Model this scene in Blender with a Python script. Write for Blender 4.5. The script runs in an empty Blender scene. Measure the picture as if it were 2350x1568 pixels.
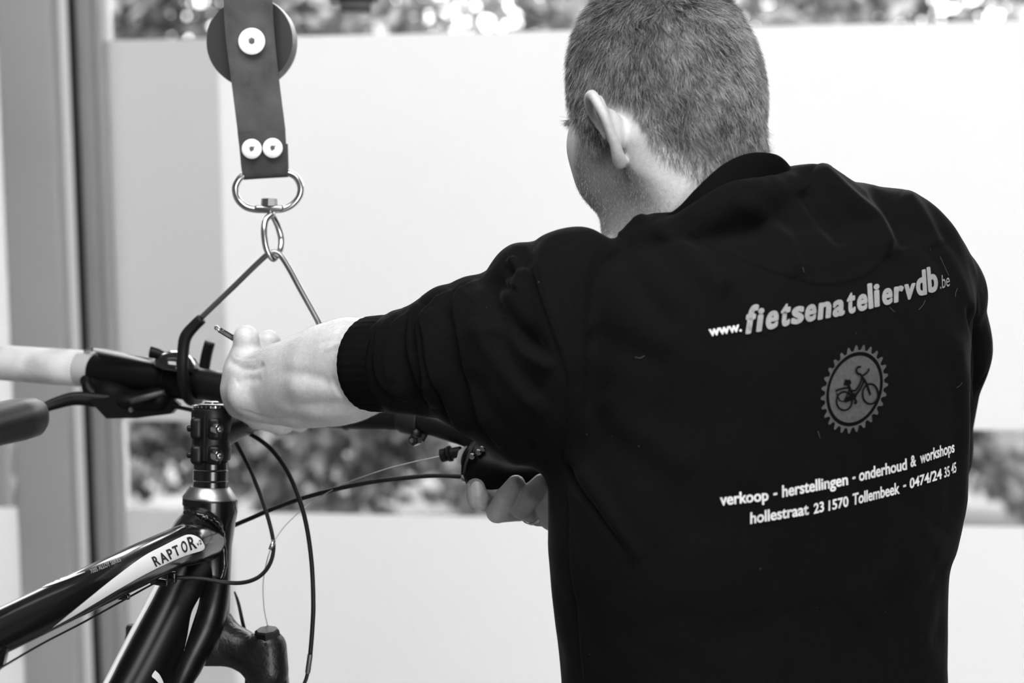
import bpy, bmesh, math, random
import numpy as np
from mathutils import Vector, Matrix
from mathutils.bvhtree import BVHTree

random.seed(7)
rng = np.random.default_rng(7)
scene = bpy.context.scene
COL = scene.collection

# ------------------------------------------------------------------ camera
FPX = 3917.0                      # focal length in pixels of the 2350 px frame
CAM = np.array([0.0, 0.0, 1.60])
PITCH, ROLL = math.radians(6.25), 0.0115
F0 = np.array([0, math.cos(PITCH), -math.sin(PITCH)])
U0 = np.array([0, math.sin(PITCH), math.cos(PITCH)])
R0 = np.array([1.0, 0, 0])
RV = math.cos(ROLL) * R0 - math.sin(ROLL) * U0
UV = math.sin(ROLL) * R0 + math.cos(ROLL) * U0

cam_data = bpy.data.cameras.new('camera')
cam = bpy.data.objects.new('camera', cam_data)
COL.objects.link(cam)
m = Matrix.Identity(4)
for i in range(3):
    m[i][0], m[i][1], m[i][2], m[i][3] = RV[i], UV[i], -F0[i], CAM[i]
cam.matrix_world = m
cam_data.sensor_width = 36.0
cam_data.lens = FPX * 36.0 / 2350.0
cam_data.clip_start, cam_data.clip_end = 0.05, 200
cam_data.dof.use_dof = True
cam_data.dof.focus_distance = 1.53
cam_data.dof.aperture_fstop = 4.2
scene.camera = cam

# ------------------------------------------------------------------ daylight, exposure
world = bpy.data.worlds.new('overcast_sky')
scene.world = world
world.use_nodes = True
nt = world.node_tree
nt.nodes.clear()
wo = nt.nodes.new('ShaderNodeOutputWorld')
bg = nt.nodes.new('ShaderNodeBackground')
tc = nt.nodes.new('ShaderNodeTexCoord')
sx = nt.nodes.new('ShaderNodeSeparateXYZ')
rp = nt.nodes.new('ShaderNodeValToRGB')
nt.links.new(tc.outputs['Generated'], sx.inputs[0])
nt.links.new(sx.outputs['Z'], rp.inputs[0])
rp.color_ramp.elements[0].position = 0.0
rp.color_ramp.elements[0].color = (.62, .62, .62, 1)
rp.color_ramp.elements[1].position = 0.9
rp.color_ramp.elements[1].color = (1, 1, 1, 1)
nt.links.new(rp.outputs[0], bg.inputs[0])
bg.inputs[1].default_value = 13.2
nt.links.new(bg.outputs[0], wo.inputs[0])

def area_light(name, loc, target, sx_, sy_, power):
    ld = bpy.data.lights.new(name, 'AREA')
    ld.shape = 'RECTANGLE'; ld.size = sx_; ld.size_y = sy_; ld.energy = power
    o = bpy.data.objects.new(name, ld)
    o.location = loc
    o.rotation_euler = (Vector(target) - Vector(loc)).to_track_quat('-Z', 'Y').to_euler()
    COL.objects.link(o)
    return o
# daylight through the open workshop door behind the photographer and ceiling tubes
area_light('door_daylight', (1.6, -2.0, 2.0), (0.1, 1.5, 1.3), 1.4, 2.0, 26)
area_light('ceiling_tube_light', (-0.15, .75, 2.76), (-0.1, 1.2, 0), 1.8, 1.0, 44)

vs = scene.view_settings
vs.view_transform = 'Standard'; vs.look = 'None'; vs.gamma = 1.0; vs.use_curve_mapping = False
vs.exposure = 0.0
scene.cycles.use_denoising = True
scene.cycles.max_bounces = 8
scene.cycles.transparent_max_bounces = 16
scene.cycles.caustics_reflective = False
scene.cycles.caustics_refractive = False

# ------------------------------------------------------------------ helpers
def P(px, py, d):
    "point seen at pixel (px, py), d metres in front of the camera plane"
    return CAM + d * (F0 + (px - 1175.0) / FPX * RV + (784.0 - py) / FPX * UV)
def PP(lst):
    return [P(*q) for q in lst]
def project(v):
    q = v - CAM
    d = q @ F0
    return 1175.0 + FPX * (q @ RV) / d, 784.0 - FPX * (q @ UV) / d, d

MATS = {}
def mat(name, c=.5, rough=.5, metal=0.0, spec=.5, noise=0, nscale=200, bump=0, bscale=400, coat=0, sheen=0, attr=None, var=None):
    if name in MATS: return MATS[name]
    mt = bpy.data.materials.new(name); mt.use_nodes = True
    t = mt.node_tree; b = t.nodes['Principled BSDF']
    b.inputs['Base Color'].default_value = (c, c, c, 1)
    b.inputs['Roughness'].default_value = rough
    b.inputs['Metallic'].default_value = metal
    b.inputs['Specular IOR Level'].default_value = spec
    b.inputs['Coat Weight'].default_value = coat
    b.inputs['Sheen Weight'].default_value = sheen
    tcn = t.nodes.new('ShaderNodeTexCoord')
    src = None
    if attr:
        a = t.nodes.new('ShaderNodeAttribute'); a.attribute_name = attr
        src = a.outputs['Color']
    if noise:
        n = t.nodes.new('ShaderNodeTexNoise'); n.inputs['Scale'].default_value = nscale; n.inputs['Detail'].default_value = 4
        t.links.new(tcn.outputs['Object'], n.inputs['Vector'])
        mr = t.nodes.new('ShaderNodeMapRange'); mr.inputs['From Min'].default_value = .3; mr.inputs['From Max'].default_value = .7
        mr.inputs['To Min'].default_value = 1 - noise; mr.inputs['To Max'].default_value = 1 + noise
        t.links.new(n.outputs['Fac'], mr.inputs['Value'])
        mx = t.nodes.new('ShaderNodeVectorMath'); mx.operation = 'SCALE'
        if src is None: mx.inputs[0].default_value = (c, c, c)
        else: t.links.new(src, mx.inputs[0])
        t.links.new(mr.outputs[0], mx.inputs['Scale'])
        src = mx.outputs[0]
    if src is not None: t.links.new(src, b.inputs['Base Color'])
    if bump:
        n2 = t.nodes.new('ShaderNodeTexNoise'); n2.inputs['Scale'].default_value = bscale; n2.inputs['Detail'].default_value = 3
        t.links.new(tcn.outputs['Object'], n2.inputs['Vector'])
        bp = t.nodes.new('ShaderNodeBump'); bp.inputs['Strength'].default_value = bump; bp.inputs['Distance'].default_value = .001
        t.links.new(n2.outputs['Fac'], bp.inputs['Height'])
        t.links.new(bp.outputs[0], b.inputs['Normal'])
    MATS[name] = mt
    return mt

def new_mesh(name, verts, faces, material, parent=None, smooth=True, autos=None):
    me = bpy.data.meshes.new(name)
    verts = np.asarray(verts, dtype=np.float64)
    if isinstance(faces, np.ndarray):
        me.vertices.add(len(verts)); me.vertices.foreach_set('co', verts.astype(np.float32).ravel())
        k = faces.shape[1]
        me.loops.add(faces.size); me.loops.foreach_set('vertex_index', faces.astype(np.int32).ravel())
        me.polygons.add(len(faces)); me.polygons.foreach_set('loop_start', np.arange(0, faces.size, k, dtype=np.int32))
        me.polygons.foreach_set('loop_total', np.full(len(faces), k, dtype=np.int32))
        me.update(calc_edges=True); me.validate()
    else:
        me.from_pydata([tuple(v) for v in verts], [], faces); me.update()
    if material: me.materials.append(material)
    if smooth: me.polygons.foreach_set('use_smooth', [True] * len(me.polygons))
    o = bpy.data.objects.new(name, me); COL.objects.link(o)
    if parent:
        o.parent = parent; o.matrix_parent_inverse = parent.matrix_world.inverted()
    if autos:
        md = o.modifiers.new('edge_split', 'EDGE_SPLIT'); md.split_angle = math.radians(autos)
    return o

def tag(o, label=None, cat=None, group=None, kind=None):
    if label: o['label'] = label
    if cat: o['category'] = cat
    if group: o['group'] = group
    if kind: o['kind'] = kind
    return o
def empty(name, loc, label, cat, group=None):
    o = bpy.data.objects.new(name, None); o.location = [float(x) for x in loc]; COL.objects.link(o)
    o.empty_display_size = .05
    o.matrix_world = Matrix.Translation(o.location)
    return tag(o, label, cat, group)

class MB:
    "collects shapes into one mesh"
    def __init__(s): s.v = []; s.f = []
    def add(s, v, f):
        n = len(s.v); s.v += [tuple(map(float, q)) for q in v]; s.f += [tuple(i + n for i in q) for q in f]; return s
    def tube(s, pts, r, n=16, caps=True, smooth_path=0, flat=None):
        pts = [np.array(p, float) for p in pts]
        r = list(r) if hasattr(r, '__len__') else [r] * len(pts)
        if smooth_path: pts, r = catmull(pts, r, smooth_path)
        N = len(pts); T = []
        for i in range(N):
            t = pts[min(i + 1, N - 1)] - pts[max(i - 1, 0)]; T.append(t / (np.linalg.norm(t) + 1e-12))
        a = np.array([0, 0, 1.0]) if abs(T[0][2]) < .9 else np.array([1.0, 0, 0])
        if flat is not None: a = np.array(flat[0], float)
        u = a - T[0] * (a @ T[0]); u /= np.linalg.norm(u)
        V = []
        for i in range(N):
            u = u - T[i] * (u @ T[i]); u /= np.linalg.norm(u) + 1e-12
            w = np.cross(T[i], u)
            fl = 1 if flat is None else flat[1]
            for k in range(n):
                an = 2 * math.pi * k / n
                V.append(pts[i] + r[i] * (math.cos(an) * u + math.sin(an) * w * fl))
        Fc = []
        for i in range(N - 1):
            for k in range(n):
                Fc.append((i * n + k, i * n + (k + 1) % n, (i + 1) * n + (k + 1) % n, (i + 1) * n + k))
        if caps:
            Fc.append(tuple(range(n))[::-1]); Fc.append(tuple((N - 1) * n + k for k in range(n)))
        return s.add(V, Fc)
    def lathe(s, o, axis, prof, n=32, sx=1.0, caps=True, up=None):
        "prof: list of (distance along the axis, radius)"
        o = np.array(o, float); axis = np.array(axis, float); axis /= np.linalg.norm(axis)
        a = np.array(up, float) if up is not None else (np.array([0, 0, 1.0]) if abs(axis[2]) < .9 else np.array([0, 1.0, 0]))
        u = a - axis * (a @ axis); u /= np.linalg.norm(u); w = np.cross(axis, u)
        V = []; Fc = []
        for (t, r) in prof:
            for k in range(n):
                an = 2 * math.pi * k / n
                V.append(o + axis * t + r * (math.cos(an) * u + math.sin(an) * w * sx))
        for i in range(len(prof) - 1):
            for k in range(n):
                Fc.append((i * n + k, i * n + (k + 1) % n, (i + 1) * n + (k + 1) % n, (i + 1) * n + k))
        if caps:
            Fc.append(tuple(range(n))[::-1]); Fc.append(tuple((len(prof) - 1) * n + k for k in range(n)))
        return s.add(V, Fc)
    def box(s, c, size, ax=None, bev=0.0):
        "box centred on c with axes ax (3 unit vectors)"
        ax = np.eye(3) if ax is None else np.array(ax, float)
        c = np.array(c, float); h = np.array(size, float) / 2
        if bev <= 0:
            V = [c + sum(sg[i] * h[i] * ax[i] for i in range(3)) for sg in [(-1,-1,-1),(1,-1,-1),(1,1,-1),(-1,1,-1),(-1,-1,1),(1,-1,1),(1,1,1),(-1,1,1)]]
            return s.add(V, [(0,3,2,1),(4,5,6,7),(0,1,5,4),(1,2,6,5),(2,3,7,6),(3,0,4,7)])
        bm = bmesh.new(); bmesh.ops.create_cube(bm, size=1.0)
        for v in bm.verts: v.co = Vector((v.co.x * h[0] * 2, v.co.y * h[1] * 2, v.co.z * h[2] * 2))
        bmesh.ops.bevel(bm, geom=bm.edges[:], offset=bev, segments=3, affect='EDGES', profile=.5)
        bm.verts.index_update()
        V = [c + v.co.x * ax[0] + v.co.y * ax[1] + v.co.z * ax[2] for v in bm.verts]
        Fc = [tuple(v.index for v in f.verts) for f in bm.faces]
        bm.free()
        return s.add(V, Fc)
    def prism(s, pts2, o, ax, thick):
        "extrude a polygon given in the plane (ax[0], ax[1]) by thick along ax[2], centred"
        o = np.array(o, float); ax = np.array(ax, float); n = len(pts2); V = []
        for sg in (-.5, .5):
            for (a, b) in pts2: V.append(o + a * ax[0] + b * ax[1] + sg * thick * ax[2])
        Fc = [tuple(range(n))[::-1], tuple(range(n, 2 * n))] + [(i, (i + 1) % n, n + (i + 1) % n, n + i) for i in range(n)]
        return s.add(V, Fc)
    def build(s, name, material, parent=None, smooth=True, autos=35):
        return new_mesh(name, np.array(s.v), s.f, material, parent, smooth, autos)

def catmull(pts, r, k):
    N = len(pts); q = []; rr = []
    for i in range(N - 1):
        p0 = pts[max(i - 1, 0)]; p1 = pts[i]; p2 = pts[i + 1]; p3 = pts[min(i + 2, N - 1)]
        for j in range(k):
            t = j / k
            q.append(.5 * ((2 * p1) + (-p0 + p2) * t + (2 * p0 - 5 * p1 + 4 * p2 - p3) * t * t + (-p0 + 3 * p1 - 3 * p2 + p3) * t ** 3))
            rr.append(r[i] * (1 - t) + r[i + 1] * t)
    q.append(pts[-1]); rr.append(r[-1])
    return q, rr

# ------------------------------------------------------------------ implicit surfaces
class RCone:
    def __init__(s, a, b, ra, rb, k=.012, sub=False):
        s.a = np.array(a, float); s.b = np.array(b, float); s.ra = ra; s.rb = rb; s.k = k; s.sub = sub
        s.c = (s.a + s.b) / 2; s.R = np.linalg.norm(s.a - s.b) / 2 + max(ra, rb)
    def __call__(s, p):
        ab = s.b - s.a; q = p - s.a
        t = np.clip(q @ ab / (ab @ ab + 1e-12), 0, 1)
        return np.linalg.norm(q - t[:, None] * ab, axis=1) - (s.ra + (s.rb - s.ra) * t)
class Ell:
    def __init__(s, c, r, M=None, k=.012, sub=False):
        s.c = np.array(c, float); s.r = np.array(r, float); s.M = np.eye(3) if M is None else np.array(M, float)   # rows = axes
        s.k = k; s.sub = sub; s.R = s.r.max()
    def __call__(s, p):
        q = (p - s.c) @ s.M.T
        k0 = np.linalg.norm(q / s.r, axis=1); k1 = np.linalg.norm(q / s.r ** 2, axis=1) + 1e-9
        return np.where(k0 < 1e-4, -s.r.min(), k0 * (k0 - 1) / k1)
class Loft:
    "stations along axis e1; each has centre point, half sizes a (along e2) and b (along e3)"
    def __init__(s, e1, e2, e3, st, n=2.3, k=.02, sub=False, sm=8):
        s.e = [np.array(e, float) / np.linalg.norm(e) for e in (e1, e2, e3)]
        cs = [np.array(x[0], float) for x in st]; ab = [np.array([x[1], x[2]]) for x in st]
        if sm:
            q, _ = catmull([np.concatenate([c, r]) for c, r in zip(cs, ab)], [0] * len(cs), sm)
            q = np.array(q)
        else: q = np.array([np.concatenate([c, r]) for c, r in zip(cs, ab)])
        t = q[:, :3] @ s.e[0]; o = np.argsort(t); q = q[o]; s.t = t[o]
        s.u = q[:, :3] @ s.e[1]; s.v = q[:, :3] @ s.e[2]; s.A = np.maximum(q[:, 3], .003); s.B = np.maximum(q[:, 4], .003)
        s.n = n; s.k = k; s.sub = sub
        s.c = q[:, :3].mean(0); s.R = np.linalg.norm(q[:, :3] - s.c, axis=1).max() + max(s.A.max(), s.B.max())
    def __call__(s, p):
        t = p @ s.e[0]; tc_ = np.clip(t, s.t[0], s.t[-1])
        A = np.interp(tc_, s.t, s.A); B = np.interp(tc_, s.t, s.B)
        u = np.abs(p @ s.e[1] - np.interp(tc_, s.t, s.u)) / A
        v = np.abs(p @ s.e[2] - np.interp(tc_, s.t, s.v)) / B
        rr = (u ** s.n + v ** s.n) ** (1 / s.n) + 1e-9
        # distance estimate: gradient-corrected
        gu = (u / rr) ** (s.n - 1) / A; gv = (v / rr) ** (s.n - 1) / B
        d = (rr - 1) / np.sqrt(gu * gu + gv * gv + 1e-6)
        e = np.abs(t - tc_)
        return np.where(e > 0, np.hypot(np.maximum(d, 0), e) + np.minimum(d, 0) * 0, d)

def field(prims, p):
    d = np.full(len(p), .5)
    for s in prims:
        m_ = np.einsum('ij,ij->i', p - s.c, p - s.c) < (s.R + s.k + .03) ** 2
        idx = np.nonzero(m_)[0]
        if len(idx) == 0: continue
        x = s(p[idx]); y = d[idx]; k = s.k
        if s.sub:
            h = np.clip(.5 - .5 * (y + x) / k, 0, 1)
            d[idx] = y * (1 - h) + (-x) * h + k * h * (1 - h)
        else:
            h = np.clip(.5 + .5 * (y - x) / k, 0, 1)
            d[idx] = y * (1 - h) + x * h - k * h * (1 - h)
    return d

def implicit_mesh(prims, h, B=6, pad=.02, thr=1.3):
    lo = np.min([s.c - s.R - pad for s in prims if not s.sub], axis=0); hi = np.max([s.c + s.R + pad for s in prims if not s.sub], axis=0)
    H = h * B; n = np.ceil((hi - lo) / H).astype(int) + 1
    g = np.stack(np.meshgrid(*[np.arange(k) for k in n], indexing='ij'), -1).reshape(-1, 3)
    keep = []
    for i in range(0, len(g), 400000):
        gg = g[i:i + 400000]
        f = field(prims, lo + (gg + .5) * H)
        keep.append(gg[np.abs(f) < H * thr])
    blk = np.concatenate(keep)
    off = np.stack(np.meshgrid(*[np.arange(B + 1)] * 3, indexing='ij'), -1)
    N = (n * B + 8).astype(np.int64)
    cellkeys = []; cellpos = []; edges = []
    CH = max(1, 500000 // (B + 1) ** 3)
    def key(ijk): return (ijk[..., 0].astype(np.int64) * N[1] + ijk[..., 1]) * N[2] + ijk[..., 2]
    for i in range(0, len(blk), CH):
        b = blk[i:i + CH]
        ijk = b[:, None, None, None, :] * B + off[None]
        val = field(prims, lo + ijk.reshape(-1, 3) * h).reshape(ijk.shape[:-1])
        ins = val < 0
        # cells
        num = np.zeros(val[:, :-1, :-1, :-1].shape); acc = np.zeros(num.shape + (3,))
        for ax in range(3):
            sl0 = [slice(None), slice(None), slice(None), slice(None)]; sl1 = list(sl0)
            sl0[ax + 1] = slice(0, B); sl1[ax + 1] = slice(1, B + 1)
            a = val[tuple(sl0)]; c = val[tuple(sl1)]
            cr = (a < 0) != (c < 0)
            t = np.where(cr, a / (a - c + 1e-20), 0)
            oth = [x for x in range(3) if x != ax]
            for d1 in (0, 1):
                for d2 in (0, 1):
                    s2 = [slice(None)] * 4; s2[oth[0] + 1] = slice(d1, B + d1); s2[oth[1] + 1] = slice(d2, B + d2)
                    cc = cr[tuple(s2)]; tt = t[tuple(s2)]
                    num += cc
                    acc[..., ax] += cc * tt; acc[..., oth[0]] += cc * d1; acc[..., oth[1]] += cc * d2
            # owned edges
            s3 = [slice(None)] + [slice(0, B)] * 3
            e = np.argwhere(cr[tuple(s3)])
            if len(e):
                base = b[e[:, 0]] * B + e[:, 1:]
                fl = a[tuple(s3)][tuple(e.T)] < 0
                edges.append((ax, base, fl))
        act = np.argwhere(num > 0)
        if len(act):
            base = b[act[:, 0]] * B + act[:, 1:]
            pos = lo + (base + acc[tuple(act.T)] / num[tuple(act.T)][:, None]) * h
            cellkeys.append(key(base)); cellpos.append(pos)
    ck = np.concatenate(cellkeys); cp = np.concatenate(cellpos)
    o = np.argsort(ck); ck = ck[o]; cp = cp[o]
    quads = []
    for ax, base, fl in edges:
        o1, o2 = (ax + 1) % 3, (ax + 2) % 3
        e1 = np.zeros(3, int); e1[o1] = 1; e2 = np.zeros(3, int); e2[o2] = 1
        ks = [key(base - e1 - e2), key(base - e2), key(base), key(base - e1)]
        ix = [np.clip(np.searchsorted(ck, k_), 0, len(ck) - 1) for k_ in ks]
        ok = np.all([ck[x] == k_ for x, k_ in zip(ix, ks)], axis=0)
        q = np.stack(ix, 1)
        q = np.where(fl[:, None], q, q[:, ::-1])[ok]
        quads.append(q)
    q = np.concatenate(quads)
    return cp, q

def vnormals(v, q):
    n = np.zeros_like(v)
    fn = np.cross(v[q[:, 2]] - v[q[:, 0]], v[q[:, 3]] - v[q[:, 1]])
    for i in range(q.shape[1]): np.add.at(n, q[:, i], fn)
    return n / (np.linalg.norm(n, axis=1)[:, None] + 1e-12)
def relax(v, q, it=1, lam=.5):
    for _ in range(it):
        s = np.zeros_like(v); c = np.zeros(len(v))
        for i in range(4):
            a = q[:, i]; b = q[:, (i + 1) % 4]
            np.add.at(s, a, v[b]); np.add.at(c, a, 1); np.add.at(s, b, v[a]); np.add.at(c, b, 1)
        v = v + lam * (s / np.maximum(c, 1)[:, None] - v)
    return v
def biggest(v, q):
    "keep only the largest connected piece"
    lab = np.arange(len(v))
    for _ in range(400):
        l = lab.copy()
        mn = lab[q].min(1)
        for i in range(q.shape[1]): np.minimum.at(l, q[:, i], mn)
        l = l[l]
        if (l == lab).all(): break
        lab = l
    u, c = np.unique(lab, return_counts=True)
    keep = lab == u[c.argmax()]
    idx = np.cumsum(keep) - 1
    q = q[keep[q].all(1)]
    return v[keep], idx[q]
def add_color(o, name, cols):
    a = o.data.attributes.new(name, 'FLOAT_COLOR', 'POINT')
    cols = np.asarray(cols, np.float32)
    a.data.foreach_set('color', np.concatenate([np.repeat(cols[:, None], 3, 1), np.ones((len(cols), 1), np.float32)], 1).ravel())
def bvh_of(o):
    me = o.data
    return BVHTree.FromPolygons([v.co[:] for v in me.vertices], [p.vertices[:] for p in me.polygons])
def value_noise(p, scale, seed=0):
    "smooth 3-D value noise, 0..1"
    q = p * scale; i = np.floor(q).astype(np.int64); f = q - i; f = f * f * (3 - 2 * f)
    def hsh(a): 
        x = (a[:, 0] * 73856093) ^ (a[:, 1] * 19349663) ^ (a[:, 2] * 83492791) ^ (seed * 2654435761)
        x = (x ^ (x >> 13)) * 1274126177 & 0x7fffffff
        return (x ^ (x >> 16)) % 10007 / 10007.0
    r = 0
    for dx in (0, 1):
        for dy in (0, 1):
            for dz in (0, 1):
                w = np.where(dx, f[:, 0], 1 - f[:, 0]) * np.where(dy, f[:, 1], 1 - f[:, 1]) * np.where(dz, f[:, 2], 1 - f[:, 2])
                r = r + w * hsh(i + np.array([dx, dy, dz]))
    return r

def pix(v):
    q = v - CAM; d = q @ F0
    return 1175 + FPX * (q @ RV) / d, 784 - FPX * (q @ UV) / d
class Sculpt:
    "raises ridges and folds on the side of a surface that faces the room"
    def __init__(s, v, n, zone=None):
        s.v = v; s.n = n; s.x, s.y = pix(v)
        s.vis = np.clip(-(n * ((v - CAM) / np.linalg.norm(v - CAM, axis=1)[:, None])).sum(1) * 3 + .3, 0, 1)
        if zone is not None: s.vis = s.vis * zone
        s.disp = np.zeros(len(v))
    def near(s, pts, sub=6):
        q, _ = catmull([np.array(p, float) for p in pts], [0] * len(pts), sub); q = np.array(q)
        x0, y0 = q.min(0) - 150; x1, y1 = q.max(0) + 150
        idx = np.nonzero((s.x > x0) & (s.x < x1) & (s.y > y0) & (s.y < y1) & (s.vis > 0))[0]
        X, Y = s.x[idx], s.y[idx]; bb = np.full(len(idx), 1e9); ss = np.zeros(len(idx)); pp = np.zeros(len(idx))
        for i in range(len(q) - 1):
            a, b = q[i], q[i + 1]; ab = b - a; l2 = ab @ ab + 1e-9
            t = np.clip(((X - a[0]) * ab[0] + (Y - a[1]) * ab[1]) / l2, 0, 1)
            dx = X - a[0] - t * ab[0]; dy = Y - a[1] - t * ab[1]; d = np.hypot(dx, dy)
            m_ = d < bb; bb = np.where(m_, d, bb); ss = np.where(m_, np.sign(ab[0] * dy - ab[1] * dx), ss); pp = np.where(m_, (i + t) / (len(q) - 1), pp)
        return idx, bb, ss, pp
    def ridge(s, pts, amp, w):
        idx, d, _, p = s.near(pts)
        s.disp[idx] += amp * np.exp(-(d / w) ** 2) * np.minimum(1, np.minimum(p, 1 - p) * 6 + .15)
    def step(s, pts, amp, w, fall, side=1):
        idx, d, ss, p = s.near(pts); sd = d * ss * side
        s.disp[idx] += amp * np.where(sd > 0, np.exp(-(sd / fall) ** 2), np.exp(-(sd / w) ** 2)) * np.minimum(1, np.minimum(p, 1 - p) * 7 + .1)
    def result(s): return s.v + s.n * (s.disp * s.vis)[:, None]
# ================================================================== the window wall, room shell, outdoors
WY = math.radians(8.3)
WU = np.array([math.cos(WY), -math.sin(WY), 0.0]); WN = np.array([math.sin(WY), math.cos(WY), 0.0]); WZ = np.array([0, 0, 1.0])
W0 = P(1175, 784, 3.2)
def wall_hit(px, py, off=0.0):
    r = P(px, py, 1.0) - CAM
    t = ((W0 + WN * off - CAM) @ WN) / (r @ WN)
    q = CAM + r * t
    return (q - W0) @ WU, q[2]
def WB(mb, u0, u1, z0, z1, n0, n1, bev=0):
    c = W0 * np.array([1, 1, 0]) + WU * (u0 + u1) / 2 + WN * (n0 + n1) / 2 + WZ * (z0 + z1) / 2
    return mb.box(c, (u1 - u0, n1 - n0, z1 - z0), (WU, WN, WZ), bev)

def film_material(name, tr, c):
    mt = bpy.data.materials.new(name); mt.use_nodes = True; t = mt.node_tree; t.nodes.clear()
    out = t.nodes.new('ShaderNodeOutputMaterial'); tl = t.nodes.new('ShaderNodeBsdfTranslucent'); df = t.nodes.new('ShaderNodeBsdfDiffuse')
    mx = t.nodes.new('ShaderNodeMixShader'); mx.inputs[0].default_value = tr
    tl.inputs[0].default_value = (c, c, c, 1); df.inputs[0].default_value = (.75, .75, .75, 1)
    t.links.new(df.outputs[0], mx.inputs[1]); t.links.new(tl.outputs[0], mx.inputs[2]); t.links.new(mx.outputs[0], out.inputs[0])
    return mt
def glass_material():
    mt = bpy.data.materials.new('window_glass'); mt.use_nodes = True; t = mt.node_tree; t.nodes.clear()
    out = t.nodes.new('ShaderNodeOutputMaterial'); tr = t.nodes.new('ShaderNodeBsdfTransparent'); gl = t.nodes.new('ShaderNodeBsdfGlossy')
    fr = t.nodes.new('ShaderNodeFresnel'); fr.inputs[0].default_value = 1.45; mx = t.nodes.new('ShaderNodeMixShader')
    tr.inputs[0].default_value = (.93, .93, .93, 1); gl.inputs['Roughness'].default_value = .03
    t.links.new(fr.outputs[0], mx.inputs[0]); t.links.new(tr.outputs[0], mx.inputs[1]); t.links.new(gl.outputs[0], mx.inputs[2]); t.links.new(mx.outputs[0], out.inputs[0])
    return mt
FILM = film_material('frosted_film', .8, .94)
FILM2 = film_material('shade_toned_film', .8, .73)  # shade falling on the glass from outside is put into the film colour
FILM3 = film_material('frosted_film_low', .8, .95)
GLASS = glass_material()
alu = mat('grey_painted_aluminium', .42, .5, noise=.05, nscale=6)
alu_l = mat('white_frame_paint_gloss', .9, .3)
alu_m = mat('pale_frame_paint', .50, .42)
gasket = mat('black_gasket', .02, .6)
colm = mat('column_paint', .52, .6, noise=.06, nscale=3)
wallm = mat('grey_wall_paint', .30, .85, noise=.03, nscale=2)
floorm = mat('grey_concrete_floor', .3, .7, noise=.15, nscale=3, bump=.2, bscale=30)

ZT = wall_hit(1175, 73)[1]; ZM = wall_hit(1175, 974)[1]; ZL = wall_hit(1175, 1186)[1]
ZBOT, ZTOP = 0.12, 2.62
uG = wall_hit(262, 784)[0]; uS = wall_hit(521, 784)[0]
URIGHT = 1.55; ULEFT = -1.45
uC0 = wall_hit(20, 784, -.10)[0]; uC1 = wall_hit(146, 784, -.10)[0]

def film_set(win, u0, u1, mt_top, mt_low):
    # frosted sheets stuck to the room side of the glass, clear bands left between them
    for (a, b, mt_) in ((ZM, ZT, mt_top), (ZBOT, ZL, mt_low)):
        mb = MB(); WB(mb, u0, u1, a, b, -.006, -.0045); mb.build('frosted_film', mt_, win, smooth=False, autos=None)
win = MB(); WB(win, uG, URIGHT, ZBOT, ZTOP, -.004, .004)
win = win.build('window_1', GLASS, None, smooth=False, autos=None); tag(win, kind='structure')
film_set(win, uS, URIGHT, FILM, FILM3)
film_set(win, uG, uS, FILM2, film_material('shade_toned_low_film', .8, .76))  # both sheets of this pane carry the outdoor shade in their colour
fr = MB(); u2 = wall_hit(199, 784, -.045)[0]; u3 = wall_hit(234, 784, -.045)[0]
WB(fr, u3, uG + .010, ZBOT, ZTOP, -.03, .03, .004); fr.build('window_frame', alu_m, win)
fr = MB(); WB(fr, u2, u3, ZBOT, ZTOP, -.045, .03, .003); fr.build('window_frame', alu, win)
fr = MB(); u1 = wall_hit(183, 784, -.062)[0]; ug_ = wall_hit(198, 784, -.058)[0]; WB(fr, u1 - .001, ug_, ZBOT, ZTOP, -.058, .02); fr.build('gasket', gasket, win)
fr = MB(); u0 = wall_hit(150, 784, -.062)[0]; WB(fr, u0 - .012, u1, ZBOT, ZTOP, -.062, .03, .006); fr.build('frame_edge', alu_l, win)
fr = MB(); WB(fr, uC1, URIGHT, ZTOP, ZTOP + .06, -.04, .03, .004); WB(fr, uC1, URIGHT, ZBOT - .06, ZBOT, -.04, .03, .004); fr.build('frame_rail', alu, win)
cl = MB(); WB(cl, uC0, uC1, 0, 2.8, -.10, .06, .008); cl = cl.build('trim_1', colm, None); tag(cl, kind='structure')
win2 = MB(); WB(win2, ULEFT, uC0 + .01, ZBOT, ZTOP, -.004, .004); win2 = win2.build('window_2', GLASS, None, smooth=False, autos=None); tag(win2, kind='structure')
film_set(win2, ULEFT, uC0, FILM, FILM3)
fr = MB(); WB(fr, ULEFT, uC0, ZTOP, ZTOP + .06, -.04, .03, .004); WB(fr, ULEFT, uC0, ZBOT - .06, ZBOT, -.04, .03, .004); fr.build('frame_rail', alu, win2)
# wall pieces under, over and beside the glazing
wf = MB(); WB(wf, -3.0, URIGHT + .9, 0, ZBOT - .06, -.05, .1); WB(wf, -3.0, URIGHT + .9, ZTOP + .06, 2.85, -.05, .1)
WB(wf, URIGHT, URIGHT + .9, ZBOT - .06, ZTOP + .06, -.05, .1); WB(wf, -3.0, ULEFT, 0, 2.85, -.05, .1)
wf = wf.build('wall_front', wallm, None, smooth=False, autos=None); tag(wf, kind='structure')
def slab(name, c, s, m_):
    mb = MB(); mb.box(c, s); o = mb.build(name, m_, None, smooth=False, autos=None); return tag(o, kind='structure')
slab('floor', (-.2, .4, -.05), (6.4, 7.2, .1), floorm)
slab('ceiling', (-.2, .4, 2.9), (6.4, 7.2, .1), wallm)
slab('wall_left', (-2.95, .3, 1.4), (.1, 6.6, 2.9), wallm)
slab('wall_right', (2.55, .3, 1.4), (.1, 6.6, 2.9), wallm)
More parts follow.
